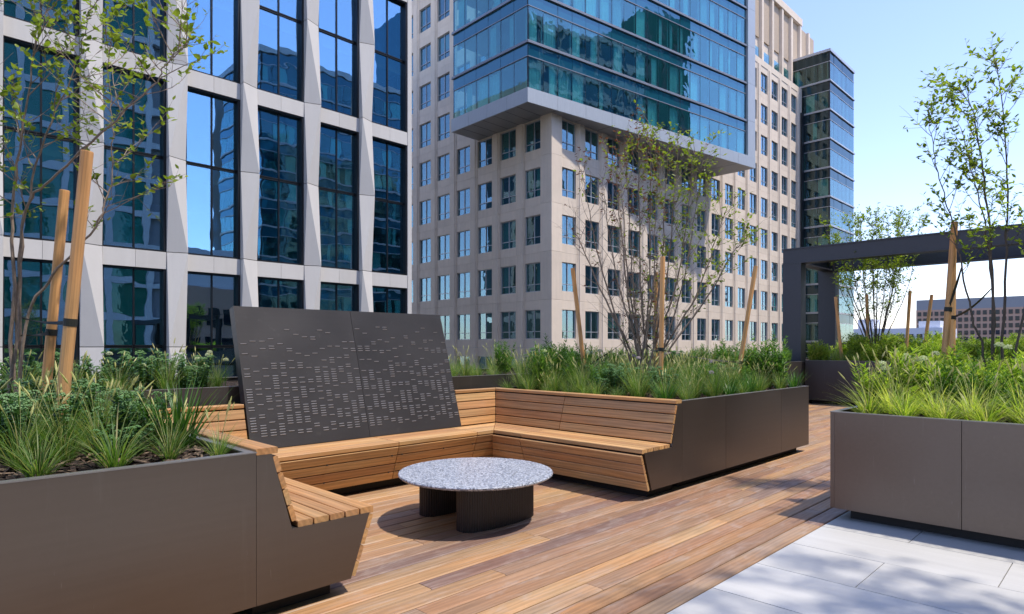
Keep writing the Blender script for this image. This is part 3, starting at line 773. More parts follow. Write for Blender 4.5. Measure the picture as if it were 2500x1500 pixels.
def glass_box():
    root = empty('glass_box', (50, 34, 20.6), 'projecting blue glass volume with pale metal fascia on the beige tower', 'building')
    c = Vector((35.8, 34.07, 0)); lft = Vector((36.1, 43.8, 0)); rgt = Vector((66.6, 29.5, 0))
    zS, zG = 20.6, 21.75
    bands = [zG + 0.0 - 0.25] + [25.5 + 4.0*k for k in range(0, 6)]
    bands = [21.5 + 4.0*k for k in range(0, 7)]
    inset = 0.25
    eR = (rgt-c).normalized(); eL = (c-lft).normalized()
    nR = Vector((0,0,1)).cross(eR); nL = Vector((0,0,1)).cross(eL)     # inwards
    # fascia: one slab with the outline of the box, built as separate cladding pieces and a soffit
    back = [Vector((66.6+0.4, 36.5, 0)), Vector((37.0+2, 43.9, 0))]
    LR = (rgt-c).length; LL = (c-lft).length
    def piece(o, e, a, b):
        F = facade_frame(o, e)
        MB().box(a+0.012, b-0.012, 0.0, 0.12, 0.0, zG-zS).build('fascia_panel', FASCIA, root, F @ T((0,0,zS)))
    k = int(LR/3.1); [piece(c, eR, LR*i/k, LR*(i+1)/k) for i in range(k)]
    k = int(LL/2.4); [piece(lft, eL, LL*i/k, LL*(i+1)/k) for i in range(k)]
    # soffit boards under the box
    q = [(lft+nL*0.12), (c+nR*0.12+nL*0.12), (rgt+nR*0.12), Vector((66.6, 36.0, 0)), Vector((40.5, 36.0, 0)), Vector((40.5, 43.9, 0))]
    MB().prism([(p.x, p.y) for p in q], zS+0.02, zS+0.25).build('soffit', SOFFIT, root)
    for i in range(1, 7):
        p = lft + (c-lft)*(i/7)
        MB().box(0, 3.0, -0.02, 0.02, 0, 0.012).build('soffit_joint', ALU_D, root, T((p.x+0.15, p.y, zS+0.012)))
    for i in range(1, 10):
        p = c + (rgt-c)*(i/10); wdt = 34.3-p.y
        MB().box(-0.02, 0.02, 0.15, wdt, 0, 0.012).build('soffit_joint', ALU_D, root, T((p.x, p.y, zS+0.012)))
    MB().prism([((lft+nL*0.13).x,(lft+nL*0.13).y), ((c+nR*0.13+nL*0.13).x,(c+nR*0.13+nL*0.13).y), ((rgt+nR*0.13).x,(rgt+nR*0.13).y), (66.6,36.0),(40.5,36.0),(40.5,43.9)], zG-0.06, zG-0.02).build('sill_slab', FASCIA, root)
    oR = c + nR*inset + eR*inset; oL = lft + nL*inset
    nR_, nL_ = 19, 6
    pwR = (LR-inset-1.45)/nR_; pwL = (LL-inset)/nL_
    curtain_wall(root, oR, eR, nR_, pwR, bands, 2.86, G_BOX, G_BOXS, BANDM, 21, 0.72)
    curtain_wall(root, oL, eL, nL_, pwL, bands, 2.86, G_BOX, G_BOXS, BANDM, 22, 0.6)
    # metal pier at the far end of the long side, one casing per storey
    F = facade_frame(c, eR)
    pm = MB().box(LR-1.35, LR-0.02, 0.02, 1.0, 0.01, 3.99).mesh('pier_casing', FASCIA)
    for z in bands: inst('pier_casing', pm, root, F @ T((0, 0, z)))
    MB().box(66.5, 66.6, 30.7, 36, 20.62, 49).build('end_wall', FASCIA, root)
    # back wall of the rooms and roof
    MB().box(LR*0.0+5, LR-1.5, 5.2, 5.4, bands[0], 49).build('core_wall', ROOM, root, F)
    MB().prism([((lft+nL*0.4).x,(lft+nL*0.4).y), ((c+nR*0.4+nL*0.4).x,(c+nR*0.4+nL*0.4).y), ((rgt+nR*0.4).x,(rgt+nR*0.4).y), (66.6,40),(42,43.8)], 49.5, 50).build('roof', FASCIA, root)
glass_box()

def corner_tower():
    root = empty('glass_tower', (98, 36, ZG), 'slim dark teal glass tower at the far end of the beige tower', 'building')
    x, y = 93.0, 30.7; st = 4.03
    bands = [38.4 - st*k for k in range(11, -1, -1)]
    curtain_wall(root, (x, y+8*1.62, 0), (0,-1,0), 8, 1.62, bands, 2.6, G_TOW, G_TOWS, ALU, 31, 0.35, 0.26)
    curtain_wall(root, (x, y, 0), (1,0,0), 6, 1.71, bands, 2.6, G_TOW, G_TOWS, ALU, 32, 0.3, 0.26)
    z = bands[-1]+st
    MB().box(x-0.15, x+10.4, y-0.15, y+13, z-0.05, z+0.30).build('roof_edge', ALU, root)
    MB().box(x+0.4, x+10.26, y+6.0, y+6.2, ZG, z).build('core_wall', ROOM, root)
    MB().box(x+10.2, x+10.3, y+0.1, y+13, ZG, z).build('end_wall', ROOM, root)
    MB().box(x-0.9, x-0.1, y+3.4, y+3.9, ZG, 34.5).build('steel_fin', ALU_D, root)
corner_tower()

# ---- opposite side of the street, seen mirrored in the glass
def opposite_office():
    root = empty('opposite_office', (0, -34, ZG), 'white gridded office with green glass seen mirrored in the dark glass', 'building')
    Y, X0, X1 = -25.0, -40.0, 25.5
    P, st = 4.2, 4.2; n = int((X1-X0)/P)
    pane = MB().box(0.3, P-0.3, -0.35, -0.25, 0.55, st-0.25).mesh('window_pane', G_GREEN)
    pier = MB().box(-0.32, 0.32, -0.30, 0.12, ZG, 46).mesh('pier', WHITE)
    bnd = MB().box(X0, X1, -0.30, 0.06, -0.28, 0.50).mesh('band', WHITE)
    low = MB().box(X0, X1, -0.50, -0.30, 0.50, 1.25).mesh('sill_band', GREYC)
    for i in range(n+1): inst('pier', pier, root, T((X0+i*P, Y, 0)))
    for k in range(-5, 11):
        z = k*st + 0.6
        inst('band', bnd, root, T((0, Y, z)))
        for i in range(n): inst('window_pane', pane, root, T((X0+i*P, Y, z)))
    MB().box(X0, X1+0.3, Y-16, Y-0.5, ZG, 46.5).build('block', GREYC, root)
opposite_office()
def opposite_tower():
    root = empty('opposite_tower', (56, -34, ZG), 'banded glass tower seen mirrored in the dark blue glass', 'building')
    bands = [2.0 + 4.0*k for k in range(-2, 10)]
    # faces +Y: run along -X so that local y points into the block
    curtain_wall(root, (65.6, -25, 0), (-1,0,0), 16, 1.8, bands, 2.7, G_BOX, G_BOXS, ALU, 71, 0.5)
    curtain_wall(root, (36.8, -25, 0), (0,-1,0), 8, 1.8, bands, 2.7, G_BOX, G_BOXS, ALU, 72, 0.4)
    MB().box(37.5, 65.6, -45, -30, ZG, 42).build('block', ROOM, root)
    MB().box(36.6, 65.8, -45, -24.8, 42.0, 42.8).build('roof', FASCIA, root)
opposite_tower()
def opposite_hall():
    root = empty('opposite_hall', (31, -32, ZG), 'low brick hall with a pale glazed roof seen mirrored in the dark glass', 'building')
    MB().box(26.4, 36.2, -40, -25, ZG, 9.0).build('wall', BRICK, root)
    MB().box(26.6, 36.0, -39, -25.6, 9.0, 14.0).build('glazed_roof', FARW, root)
    for i in range(4):
        for k in range(3): MB().box(27.2+i*2.3, 28.9+i*2.3, -25.1, -24.9, -4+4*k, -1.6+4*k).build('window', FARG, root)
opposite_hall()

def mirrored_block(name, label, x0, x1, ztop, glass, band, st, bh):
    root = empty(name, ((x0+x1)/2, -35, ZG), label, 'building')
    MB().box(x0, x1, -45, -25.3, ZG, ztop).build('block', glass, root)
    bm = MB().box(x0-0.1, x1+0.1, -25.4, -24.9, 0, bh).mesh('band', band); pm = MB().box(-0.2, 0.2, -25.35, -25.0, ZG, ztop).mesh('pier', band)
    z = ztop-bh
    while z > -6: inst('band', bm, root, T((0, 0, z))); z -= st
    for k in range(int((x1-x0)/4.5)+1): inst('pier', pm, root, T((x0+k*4.5, 0, 0)))
mirrored_block('banded_block', 'white banded office block seen mirrored in the projecting glass box', 68, 97, 63, G_BOXS, WHITE, 4.1, 1.3)
mirrored_block('green_block', 'dark green glass tower seen mirrored in the projecting glass box', 98, 110, 72, G_GREEN, GREYC, 8.0, 0.5)
mirrored_block('grey_block', 'dark grey office block seen mirrored in the beige tower windows', 142, 190, 48, G_TOWS, GREYC, 4.2, 1.0)

# ---- far houses beyond the pergola
def far_building(name, label, x, ya, yb, ztop, mat, pitch, ww, wh, st, rows, z_first, extra=None, depth=30):
    root = empty(name, (x, (ya+yb)/2, ZG), label, 'building')
    MB().box(x, x+depth, yb, ya, ZG, ztop).build('wall', mat, root)
    f = MB().box(-0.25, 0.15, -ww/2, ww/2, 0, wh).mesh('window', FARG)
    n = int((ya-yb)/pitch)
    for i in range(n):
        for k in range(rows): inst('window', f, root, T((x, ya-pitch*(i+0.6), z_first - k*st)))
    for (nm, a, b, c_, d_, e_, f_, mt) in (extra or ()): MB().box(a, b, c_, d_, e_, f_).build(nm, mt, root)
    return root
far_building('brick_building', 'red brick building with rows of windows and a grey top storey', 420, 92, 20, 22.0, BRICK, 2.75, 1.7, 2.3, 3.6, 8, 18.6, 
             [('top_storey', 420.5, 449, 20.5, 92, 22.0, 27.8, GREYC)])
far_building('white_building', 'low white building with paired dark windows beyond the pergola', 320, 98, 60.5, 9.5, FARW, 3.4, 2.1, 2.6, 3.8, 4, 4.2,
             [('roof_plant', 324, 334, 88, 94.5, 9.5, 14.0, FARW), ('roof_plant', 324, 336, 62, 70, 9.5, 12.5, FARW)])

# ------------------------------------------------------------------ plants
def strips(blades, segs=5):
    """blades: list of (base, azimuth, length, lean0, curve, width, twist) -> vertices, faces of tapered ribbons"""
    v = []; f = []
    for (bx, by, bz, az, L, lean, curve, w) in blades:
        ca, sa = math.cos(az), math.sin(az); px, py = -sa, ca
        b = len(v); x = y = 0.0; z = 0.0; th = lean
        for i in range(segs+1):
            t = i/segs; ww = w*(1-t**1.7)*(0.65+0.35*min(1, t*5))
            cx, cy, cz = bx+ca*x, by+sa*x, bz+z
            if i < segs: v += [(cx-px*ww, cy-py*ww, cz), (cx+px*ww, cy+py*ww, cz)]
            else: v.append((cx, cy, cz))
            x += math.sin(th)*L/segs; z += math.cos(th)*L/segs; th += curve/segs
        for i in range(segs-1): f.append((b+2*i, b+2*i+1, b+2*i+3, b+2*i+2))
        k = b+2*(segs-1); f.append((k, k+1, k+2))
    return v, f
def grass_mesh(name, mat, seed, n=130, L=(0.25,0.48), w=0.0028, spread=0.035, lean=(0.05,0.75), curve=(0.3,1.5)):
    r = random.Random(seed); bl = []
    for i in range(n):
        a = r.uniform(0, 6.283); q = r.random()**0.6
        bl.append((spread*q*math.cos(a), spread*q*math.sin(a), -0.015, a+r.gauss(0, 0.5), r.uniform(*L), lean[0]+(lean[1]-lean[0])*q, r.uniform(*curve), w*r.uniform(0.7, 1.3)))
    return MB().add(*strips(bl)).mesh(name, mat)
def seed_mesh(name, seed, n=9, L=(0.42,0.62), head=0.07, r0=0.0075):
    r = random.Random(seed); m = MB()
    for i in range(n):
        a = r.uniform(0, 6.283); le = r.uniform(0.03, 0.38); ln = r.uniform(*L); cv = r.uniform(0.1, 0.5)
        pts = []; x = z = 0; th = le
        for k in range(6):
            pts.append((x*math.cos(a), x*math.sin(a), z)); x += math.sin(th)*ln/5; z += math.cos(th)*ln/5; th += cv/5
        m.tube(pts, 0.0011, 3, False)
        p = Vector(pts[-1]); d = (Vector(pts[-1])-Vector(pts[-2])).normalized(); hl = head*r.uniform(0.7, 1.3)
        m.tube([p-d*hl*0.6, p-d*hl*0.3, p+d*hl*0.2, p+d*hl*0.7], [0.0016, r0*r.uniform(0.7,1), r0*0.8, 0.001], 5)
        for q in range(14):
            t = r.uniform(-0.5, 0.6); aa = r.uniform(0, 6.283); o = d.orthogonal().normalized(); o = (Matrix.Rotation(aa, 3, d) @ o)
            c = p + d*hl*t; tip = c + o*r0*1.7 + d*0.012
            s = d.cross(o)*0.0015
            b = len(m.v); m.v += [tuple(c-s), tuple(c+s), tuple(tip)]; m.f.append((b, b+1, b+2))
    return m.mesh(name, SEED)
def leafquad(v, f, c, d, side, L, W, fold=0.15, up=None):
    """six-sided leaf blade from point c along d"""
    n = d.cross(side).normalized(); b = len(v)
    for t, k, h in ((0, 0.0, 0), (0.3, 1, -fold), (0.3, -1, -fold), (0.68, 0.8, -fold), (0.68, -0.8, -fold), (1.0, 0, -fold*1.6), (0.34, 0, 0), (0.7, 0, -fold*0.6)):
        p = c + d*(L*t) + side*(W*0.5*k) + n*(h*L*0.5*(-1 if n.z > 0 else 1)*-1 if False else h*L*0.35)
        v.append(tuple(p))
    f.extend([(b, b+6, b+1), (b, b+2, b+6), (b+1, b+6, b+7, b+3), (b+6, b+2, b+4, b+7), (b+3, b+7, b+5), (b+7, b+4, b+5)])
def herb_meshes(seed, n=16, H=(0.35,0.6), leafL=0.085, leafW=0.016, spread=0.10, mat=None, whorl=3, gap=0.03):
    r = random.Random(seed); st = MB(); v = []; f = []
    for i in range(n):
        a = r.uniform(0, 6.283); q = r.random()**0.5*spread; h = r.uniform(*H); le = r.uniform(0, 0.28)
        p0 = Vector((q*math.cos(a), q*math.sin(a), -0.02)); ax = Vector((math.cos(a)*math.sin(le), math.sin(a)*math.sin(le), math.cos(le)))
        st.tube([p0, p0+ax*h*0.5, p0+ax*h], [0.0028, 0.0022, 0.0012], 4, False)
        z = h*0.12
        while z < h:
            t = z/h
            for k in range(whorl):
                aa = r.uniform(0, 6.283); d = Vector((math.cos(aa), math.sin(aa), r.uniform(0.15, 0.9))).normalized()
                sd = d.cross(Vector((0,0,1))).normalized()
                s = (0.6+0.6*math.sin(math.pi*min(1, t*0.9+0.1)))*r.uniform(0.7, 1.15)
                leafquad(v, f, p0+ax*z, d, sd, leafL*s, leafW*s, r.uniform(-0.1, 0.5))
            z += gap*r.uniform(0.7, 1.3)
    return st.mesh('stem', HERB), MB().add(v, f).mesh('foliage', mat or HERB)
def sedum_meshes(seed, n=16, H=(0.2,0.36), spread=0.13):
    r = random.Random(seed); v = []; f = []; tp = MB(); st = MB()
    for i in range(n):
        a = r.uniform(0, 6.283); q = r.random()**0.5*spread; h = r.uniform(*H); le = r.uniform(0, 0.45)*q/spread
        p0 = Vector((q*math.cos(a), q*math.sin(a), -0.01)); ax = Vector((math.cos(a)*math.sin(le), math.sin(a)*math.sin(le), math.cos(le)))
        st.tube([p0, p0+ax*h], [0.005, 0.004], 5, False)
        z = h*0.15
        while z < h*0.95:
            for k in range(4):
                aa = r.uniform(0, 6.283); d = Vector((math.cos(aa), math.sin(aa), r.uniform(0.1, 0.8))).normalized(); sd = d.cross(Vector((0,0,1))).normalized()
                leafquad(v, f, p0+ax*z, d, sd, r.uniform(0.035, 0.055), r.uniform(0.02, 0.03), -0.25)
            z += 0.02
        c = p0+ax*h
        for k in range(26):     # domed head of buds
            aa = r.uniform(0, 6.283); rr = r.random()**0.5*0.036; z2 = 0.02*(1-(rr/0.036)**2)
            cc = c+Vector((rr*math.cos(aa), rr*math.sin(aa), z2)); s = r.uniform(0.004, 0.0075)
            tp.add([cc+Vector(p)*s for p in ((1,0,0),(-1,0,0),(0,1,0),(0,-1,0),(0,0,1.2),(0,0,-1))], [(0,2,4),(2,1,4),(1,3,4),(3,0,4),(2,0,5),(1,2,5),(3,1,5),(0,3,5)])
    return st.mesh('stem', HERB), MB().add(v, f).mesh('foliage', SEDUM), tp.mesh('flower_head', SEDUM_T)
def allium_meshes(seed, H, rad=0.028, mat=None, flat=0.75):
    r = random.Random(seed); le = r.uniform(0.0, 0.18); a = r.uniform(0, 6.28)
    pts = [Vector((math.cos(a)*math.sin(le*t)*H*t, math.sin(a)*math.sin(le*t)*H*t, H*t)) for t in (0, 0.35, 0.7, 1.0)]
    st = MB().tube(pts, [0.0034, 0.003, 0.0028, 0.0026], 5, False).mesh('stalk', STRAPLEAF)
    v = []; f = []; c = pts[-1]
    for k in range(150):
        u = r.uniform(-0.55, 1); t = r.uniform(0, 6.283); s = math.sqrt(1-u*u); d = Vector((s*math.cos(t), s*math.sin(t), u*flat))
        p = c + d*rad*r.uniform(0.72, 1.05); o = d.orthogonal().normalized(); o2 = d.cross(o)
        w = r.uniform(0.003, 0.0052); b = len(v); dn = d.normalized()
        v += [tuple(p+o*w), tuple(p+o2*w), tuple(p-o*w), tuple(p-o2*w), tuple(p-dn*w*1.3), tuple(p+dn*w*0.8)]
        f += [(b,b+1,b+5),(b+1,b+2,b+5),(b+2,b+3,b+5),(b+3,b,b+5),(b+1,b,b+4),(b+2,b+1,b+4),(b+3,b+2,b+4),(b,b+3,b+4)]
    return st, MB().add(v, f).mesh('flower_head', mat or BLOOM)

GR = [grass_mesh('blades', GRASS, 100+i) for i in range(5)]
GRT = [grass_mesh('blades', GRASS, 120+i, 150, (0.32,0.6), 0.0026, 0.05, (0.02,0.55), (0.2,1.2)) for i in range(4)]
GRY = [grass_mesh('blades', GRASS_Y, 140+i, 150, (0.25,0.50), 0.0034, 0.05, (0.05,0.85), (0.4,1.5)) for i in range(4)]
STR = [grass_mesh('blades', STRAPLEAF, 160+i, 70, (0.30,0.47), 0.0062, 0.06, (0.02,0.6), (0.1,0.7)) for i in range(3)]
SD = [seed_mesh('seed_heads', 180+i, 9) for i in range(4)]
HB = [herb_meshes(200+i) for i in range(3)]
HBT = [herb_meshes(210+i, 10, (0.55,0.8), 0.10, 0.02, 0.10, HERB, 3, 0.035) for i in range(2)]
HBY = [herb_meshes(220+i, 22, (0.35,0.62), 0.11, 0.017, 0.16, HERB_Y, 3, 0.028) for i in range(4)]
SE = [sedum_meshes(240+i) for i in range(4)]
pr = random.Random(99)
def spin(x, y, z, s): return T((x, y, z)) @ Matrix.Rotation(pr.uniform(0, 6.283), 4, 'Z') @ Matrix.Diagonal((s, s, s*pr.uniform(0.9, 1.1), 1))
def plant(name, parts, m, label, cat, group):
    o = bpy.data.objects.new(name, None); o.empty_display_size = 0.05; COL.objects.link(o); o.matrix_basis = m
    tag(o, label, cat, group)
    for n, me in parts:
        c = bpy.data.objects.new(n, me); COL.objects.link(c); c.parent = o
        if n not in ('stalk',): c['kind'] = 'stuff'
    return o
def grass(x, y, z, s, kind, where, seeds=False):
    me = pr.choice({'g': GR, 't': GRT, 'y': GRY, 's': STR}[kind])
    lab = {'g': 'low arching green grass clump', 't': 'tall fine green grass clump', 'y': 'bright yellow-green grass clump', 's': 'dark green strap-leaved clump'}[kind]
    nm = {'g': 'grass_clump', 't': 'tall_grass_clump', 'y': 'sunny_grass_clump', 's': 'strap_leaf_clump'}[kind]
    parts = [('blades', me)]
    if seeds: parts.append(('seed_heads', pr.choice(SD))); lab += ' with pale seed spikes'
    plant(nm, parts, spin(x, y, z, s), lab + ' ' + where, 'grass', lab + 's ' + where)
def sedum(x, y, z, s, where):
    st, fo, tp = pr.choice(SE)
    plant('sedum', [('stem', st), ('foliage', fo), ('flower_head', tp)], spin(x, y, z, s), 'fleshy green sedum with domed bud heads ' + where, 'plant', 'sedums ' + where)
def herb(x, y, z, s, where, kind='h'):
    st, fo = pr.choice({'h': HB, 't': HBT, 'y': HBY}[kind])
    lab = {'h': 'bushy green leafy perennial ', 't': 'tall upright perennial with lance-shaped leaves ', 'y': 'bright sunlit leafy perennial '}[kind]
    plant('perennial', [('stem', st), ('foliage', fo)], spin(x, y, z, s), lab + where, 'plant', lab + where)
ai = [0]
def allium(x, y, z, H, where, mat=None, rad=0.028, col='cream'):
    st, hd = allium_meshes(300+ai[0], H, rad, mat); ai[0] += 1
    plant('allium', [('stalk', st), ('flower_head', hd)], T((x, y, z)), 'tall allium with round ' + col + ' flower head ' + where, 'flower', col + ' alliums ' + where)

def scatter(x0, x1, y0, y1, d, n, seed):
    r = random.Random(seed); pts = []
    for _ in range(n*40):
        p = (r.uniform(x0, x1), r.uniform(y0, y1))
        if all((p[0]-q[0])**2+(p[1]-q[1])**2 > d*d for q in pts): pts.append(p)
        if len(pts) >= n: break
    return pts
# planter with two leaning stakes
W1 = 'by the two leaning stakes'; Z1 = 0.83
for x, y, s in ((0.50,3.50,0.85),(0.80,3.52,0.88),(1.07,3.62,0.62),(1.27,3.48,0.55)): grass(x, y, Z1, s, 'g', W1, x > 1.0)
for x, y, s in ((0.66,3.92,0.78),(0.86,4.12,0.85),(0.48,3.85,0.75),(0.95,4.6,0.8),(0.62,4.5,0.8),(1.2,4.8,0.7)): grass(x, y, Z1, s, 't', W1, True)
grass(1.25, 4.02, Z1, 1.15, 's', W1); grass(1.12, 4.12, Z1, 0.9, 's', W1)
for x, y, s in ((1.02,4.05,0.9),(0.92,3.85,0.6),(0.62,4.75,1.1),(0.82,5.0,1.15),(0.42,4.3,1.1),(0.76,4.35,1.0),(0.55,4.15,1.0),(1.15,4.45,0.95),(1.0,5.3,1.1)): sedum(x, y, Z1, s, W1)
for x, y in scatter(-1.6, 0.3, 3.45, 5.8, 0.30, 22, 3): grass(x, y, Z1, pr.uniform(0.75, 0.9), 't', 'beyond the leafy tree', True)
for x, y in scatter(0.3, 1.3, 5.0, 5.85, 0.28, 9, 4): grass(x, y, Z1, pr.uniform(0.8, 1.0), 'g', W1)
# long raised planter behind the panel
W2 = 'in the long raised planter'; Z2 = 0.99
for x, y, s in ((1.35,6.55,1.0),(1.55,6.9,1.05),(1.75,6.6,1.1),(2.02,6.8,1.05),(2.1,6.45,0.95),(1.0,6.7,1.1),(0.7,6.5,1.0)): sedum(x, y, Z2, s, W2)
for x, y in ((1.15,6.35),(1.45,6.3),(1.85,6.3),(2.25,6.5),(2.45,6.75),(2.3,6.9),(0.8,6.35),(0.5,6.4),(2.0,7.1)): grass(x, y, Z2, pr.uniform(0.6, 0.8), 't', W2, True)
for x, y, z in ((2.21,6.93,1.38),(2.36,6.80,1.34),(2.43,6.74,1.37),(2.50,6.66,1.29),(1.50,6.75,1.36),(1.72,6.55,1.25),(2.33,6.9,1.30)): allium(x, y, Z2, z-Z2, W2)
for x, y in scatter(4.75, 6.6, 6.2, 7.3, 0.24, 26, 8): grass(x, y, Z2, pr.uniform(0.55, 0.75), pr.choice('tg'), W2, pr.random() < 0.5)
for x, y, z in ((5.30,6.9,1.42),(5.36,6.95,1.40),(5.42,6.9,1.38),(5.5,7.0,1.42)): allium(x, y, Z2, z-Z2, W2, BLOOM_P, 0.022, 'mauve')
for x, y in scatter(6.6, 16.2, 6.2, 7.5, 0.38, 70, 9):
    k = pr.random()
    if k < 0.45: herb(x, y, Z2, pr.uniform(0.55, 0.85), W2, 'h')
    elif k < 0.75: grass(x, y, Z2, pr.uniform(0.6, 0.9), 't', W2, True)
    else: sedum(x, y, Z2, pr.uniform(0.8, 1.1), W2)
# planter with the bare tree
W3 = 'around the bare tree'; Z3 = 0.84
for x, y in scatter(5.72, 8.85, 3.36, 3.75, 0.20, 30, 12): grass(x, y, Z3, pr.uniform(0.55, 0.8), pr.choice('gtts'), W3, pr.random() < 0.5)
for x, y in scatter(5.72, 5.98, 3.6, 5.9, 0.2, 14, 13): grass(x, y, Z3, pr.uniform(0.5, 0.7), pr.choice('gt'), W3, pr.random() < 0.4)
for x, y in scatter(5.95, 8.85, 3.75, 5.85, 0.235, 92, 14):
    k = pr.random()
    if k < 0.56: grass(x, y, Z3, pr.uniform(0.75, 0.98), 't', 'behind the slatted bench' if x < 6.7 else 'between the bare tree and pergola' if x > 8.0 else 'at the foot of the bare tree' if y > 4.4 else 'in front of the bare tree', True)
    elif k < 0.70: sedum(x, y, Z3, pr.uniform(0.8, 1.15), W3)
    elif k < 0.80: grass(x, y, Z3, pr.uniform(0.8, 1.0), 's', W3)
    else: herb(x, y, Z3, pr.uniform(0.65, 0.9), W3, 'h')
for x, y, s in ((6.0,5.5,0.75),(6.15,5.65,0.8),(6.4,5.6,0.85),(6.6,5.75,0.9),(8.7,3.5,0.95),(8.75,3.75,1.0),(8.6,3.95,0.9),(8.75,4.3,0.95),(7.1,5.75,0.8)): herb(x, y, Z3, s, W3, 't')
for x, y, z in ((7.15,3.65,1.16),(6.7,3.5,1.05),(7.35,4.5,1.25),(7.6,4.8,1.22),(7.3,4.9,1.22),(6.9,4.6,1.2),(8.1,4.9,1.25)): allium(x, y, Z3, z-Z3+0.08, W3, BLOOM_P, 0.03, 'mauve')
for x, y, z in ((6.7,5.3,1.28),(6.85,5.4,1.26),(7.0,5.3,1.3),(7.1,5.5,1.27),(7.9,5.3,1.28),(8.0,5.4,1.26),(8.1,5.35,1.3),(5.95,5.5,1.35),(6.05,5.45,1.3)): allium(x, y, Z3, z-Z3+0.07, W3, None, 0.033)
# planter on the tiles
W4 = 'above the pale tiles'; Z4 = 0.84
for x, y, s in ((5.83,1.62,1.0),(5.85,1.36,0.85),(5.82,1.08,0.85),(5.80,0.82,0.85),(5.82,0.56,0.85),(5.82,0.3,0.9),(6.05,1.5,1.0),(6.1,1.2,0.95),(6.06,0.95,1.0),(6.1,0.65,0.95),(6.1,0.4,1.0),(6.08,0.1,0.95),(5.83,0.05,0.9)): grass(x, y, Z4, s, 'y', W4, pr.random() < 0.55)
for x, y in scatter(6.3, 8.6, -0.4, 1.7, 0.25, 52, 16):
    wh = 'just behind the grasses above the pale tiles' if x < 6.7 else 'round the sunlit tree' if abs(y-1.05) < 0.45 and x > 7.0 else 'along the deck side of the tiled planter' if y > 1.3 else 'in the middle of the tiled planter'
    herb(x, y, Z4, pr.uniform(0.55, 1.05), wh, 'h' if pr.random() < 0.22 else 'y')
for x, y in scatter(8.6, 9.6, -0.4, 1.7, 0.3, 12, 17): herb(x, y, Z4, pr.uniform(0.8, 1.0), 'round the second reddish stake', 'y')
for x, y, z in ((6.1,1.66,1.22),(6.14,1.62,1.18),(6.6,1.45,1.28),(6.7,1.5,1.25),(6.5,1.3,1.26),(7.0,0.9,1.38),(7.1,0.8,1.36),(7.05,1.4,1.3)): allium(x, y, Z4, z-Z4+0.06, W4, None, 0.036)
# far planter under the pergola
W5 = 'under the steel pergola'; Z5 = 1.01
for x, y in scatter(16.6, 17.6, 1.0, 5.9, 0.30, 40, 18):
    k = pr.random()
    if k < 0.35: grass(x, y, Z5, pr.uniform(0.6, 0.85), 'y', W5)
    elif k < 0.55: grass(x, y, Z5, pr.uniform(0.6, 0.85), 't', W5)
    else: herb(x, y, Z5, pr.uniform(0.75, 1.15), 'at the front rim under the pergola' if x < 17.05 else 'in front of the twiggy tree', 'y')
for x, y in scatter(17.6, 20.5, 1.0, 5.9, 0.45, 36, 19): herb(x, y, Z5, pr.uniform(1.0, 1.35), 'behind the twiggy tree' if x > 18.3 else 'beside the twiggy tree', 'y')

# ------------------------------------------------------------------ stakes and ties
SK = {}
def stake(key, label, p0, p1, z0, r=0.029):
    a, b = Vector(p0), Vector(p1); d = (b-a).normalized(); a = a + d*((z0-a.z)/d.z)
    L = (b-a).length; m = MB(); n = 12; r2 = random.Random(hash(label) % 1000)
    pts = [Vector((L*t, 0, 0)) for t in (0, 0.3, 0.6, 0.9, 0.997, 1.0)]
    m.tube(pts, [r, r*1.02, r*0.98, r, r*0.99, r*0.95], n)
    ey = d.orthogonal().normalized()
    o = m.build('tree_stake', STAKE, None, frame(a, d, ey, d.cross(ey)))
    tag(o, label, 'stake', 'timber tree stakes'); SK[key] = (a, b, d)
stake('L1', 'thick orange timber stake leaning beside the leafy tree, band of webbing at mid height', (0.731,4.361,1.105), (0.831,4.26,2.543), 0.70, 0.033)
stake('L2', 'shorter orange timber stake standing behind the leaning one at the leafy tree', (0.813,5.268,1.419), (0.885,5.197,2.494), 0.70, 0.031)
stake('MF', 'upright timber stake in front of the bare tree stems', (6.798,4.205,1.056), (6.816,4.187,2.536), 0.72)
stake('MB', 'timber stake half hidden just behind the upright one at the bare tree', (7.984,5.027,1.287), (7.992,5.018,2.511), 0.72)
stake('ML', 'split-topped timber stake leaning outwards near the stone corner', (6.804,5.401,1.099), (6.689,5.516,2.50), 0.72)
stake('MR', 'timber stake leaning outwards beside the pergola side of the bare tree', (8.302,3.903,1.127), (8.46,3.745,2.528), 0.72)
stake('R1', 'reddish timber stake leaning among yellow-green plants, webbing at mid height', (7.599,1.424,1.206), (7.678,1.345,2.689), 0.72, 0.031)
stake('R2', 'second timber stake close behind the reddish one on the tiled side', (9.125,1.623,1.164), (9.136,1.612,2.644), 0.72, 0.031)
for i, (a, b, t) in enumerate((((17.421,5.49,1.388),(17.331,5.579,2.703),'timber stake under the pergola nearest its front column'), ((17.927,4.984,1.283),(17.897,5.013,2.755),'upright timber stake before the twiggy tree under the pergola'),
        ((18.618,4.292,1.388),(18.685,4.225,2.861),'tallest timber stake beside the twiggy tree under the pergola'), ((18.953,3.957,1.493),(19.079,3.831,2.755),'timber stake in front of the brick building'))):
    stake('F%d' % i, t, a, b, 0.90, 0.040)

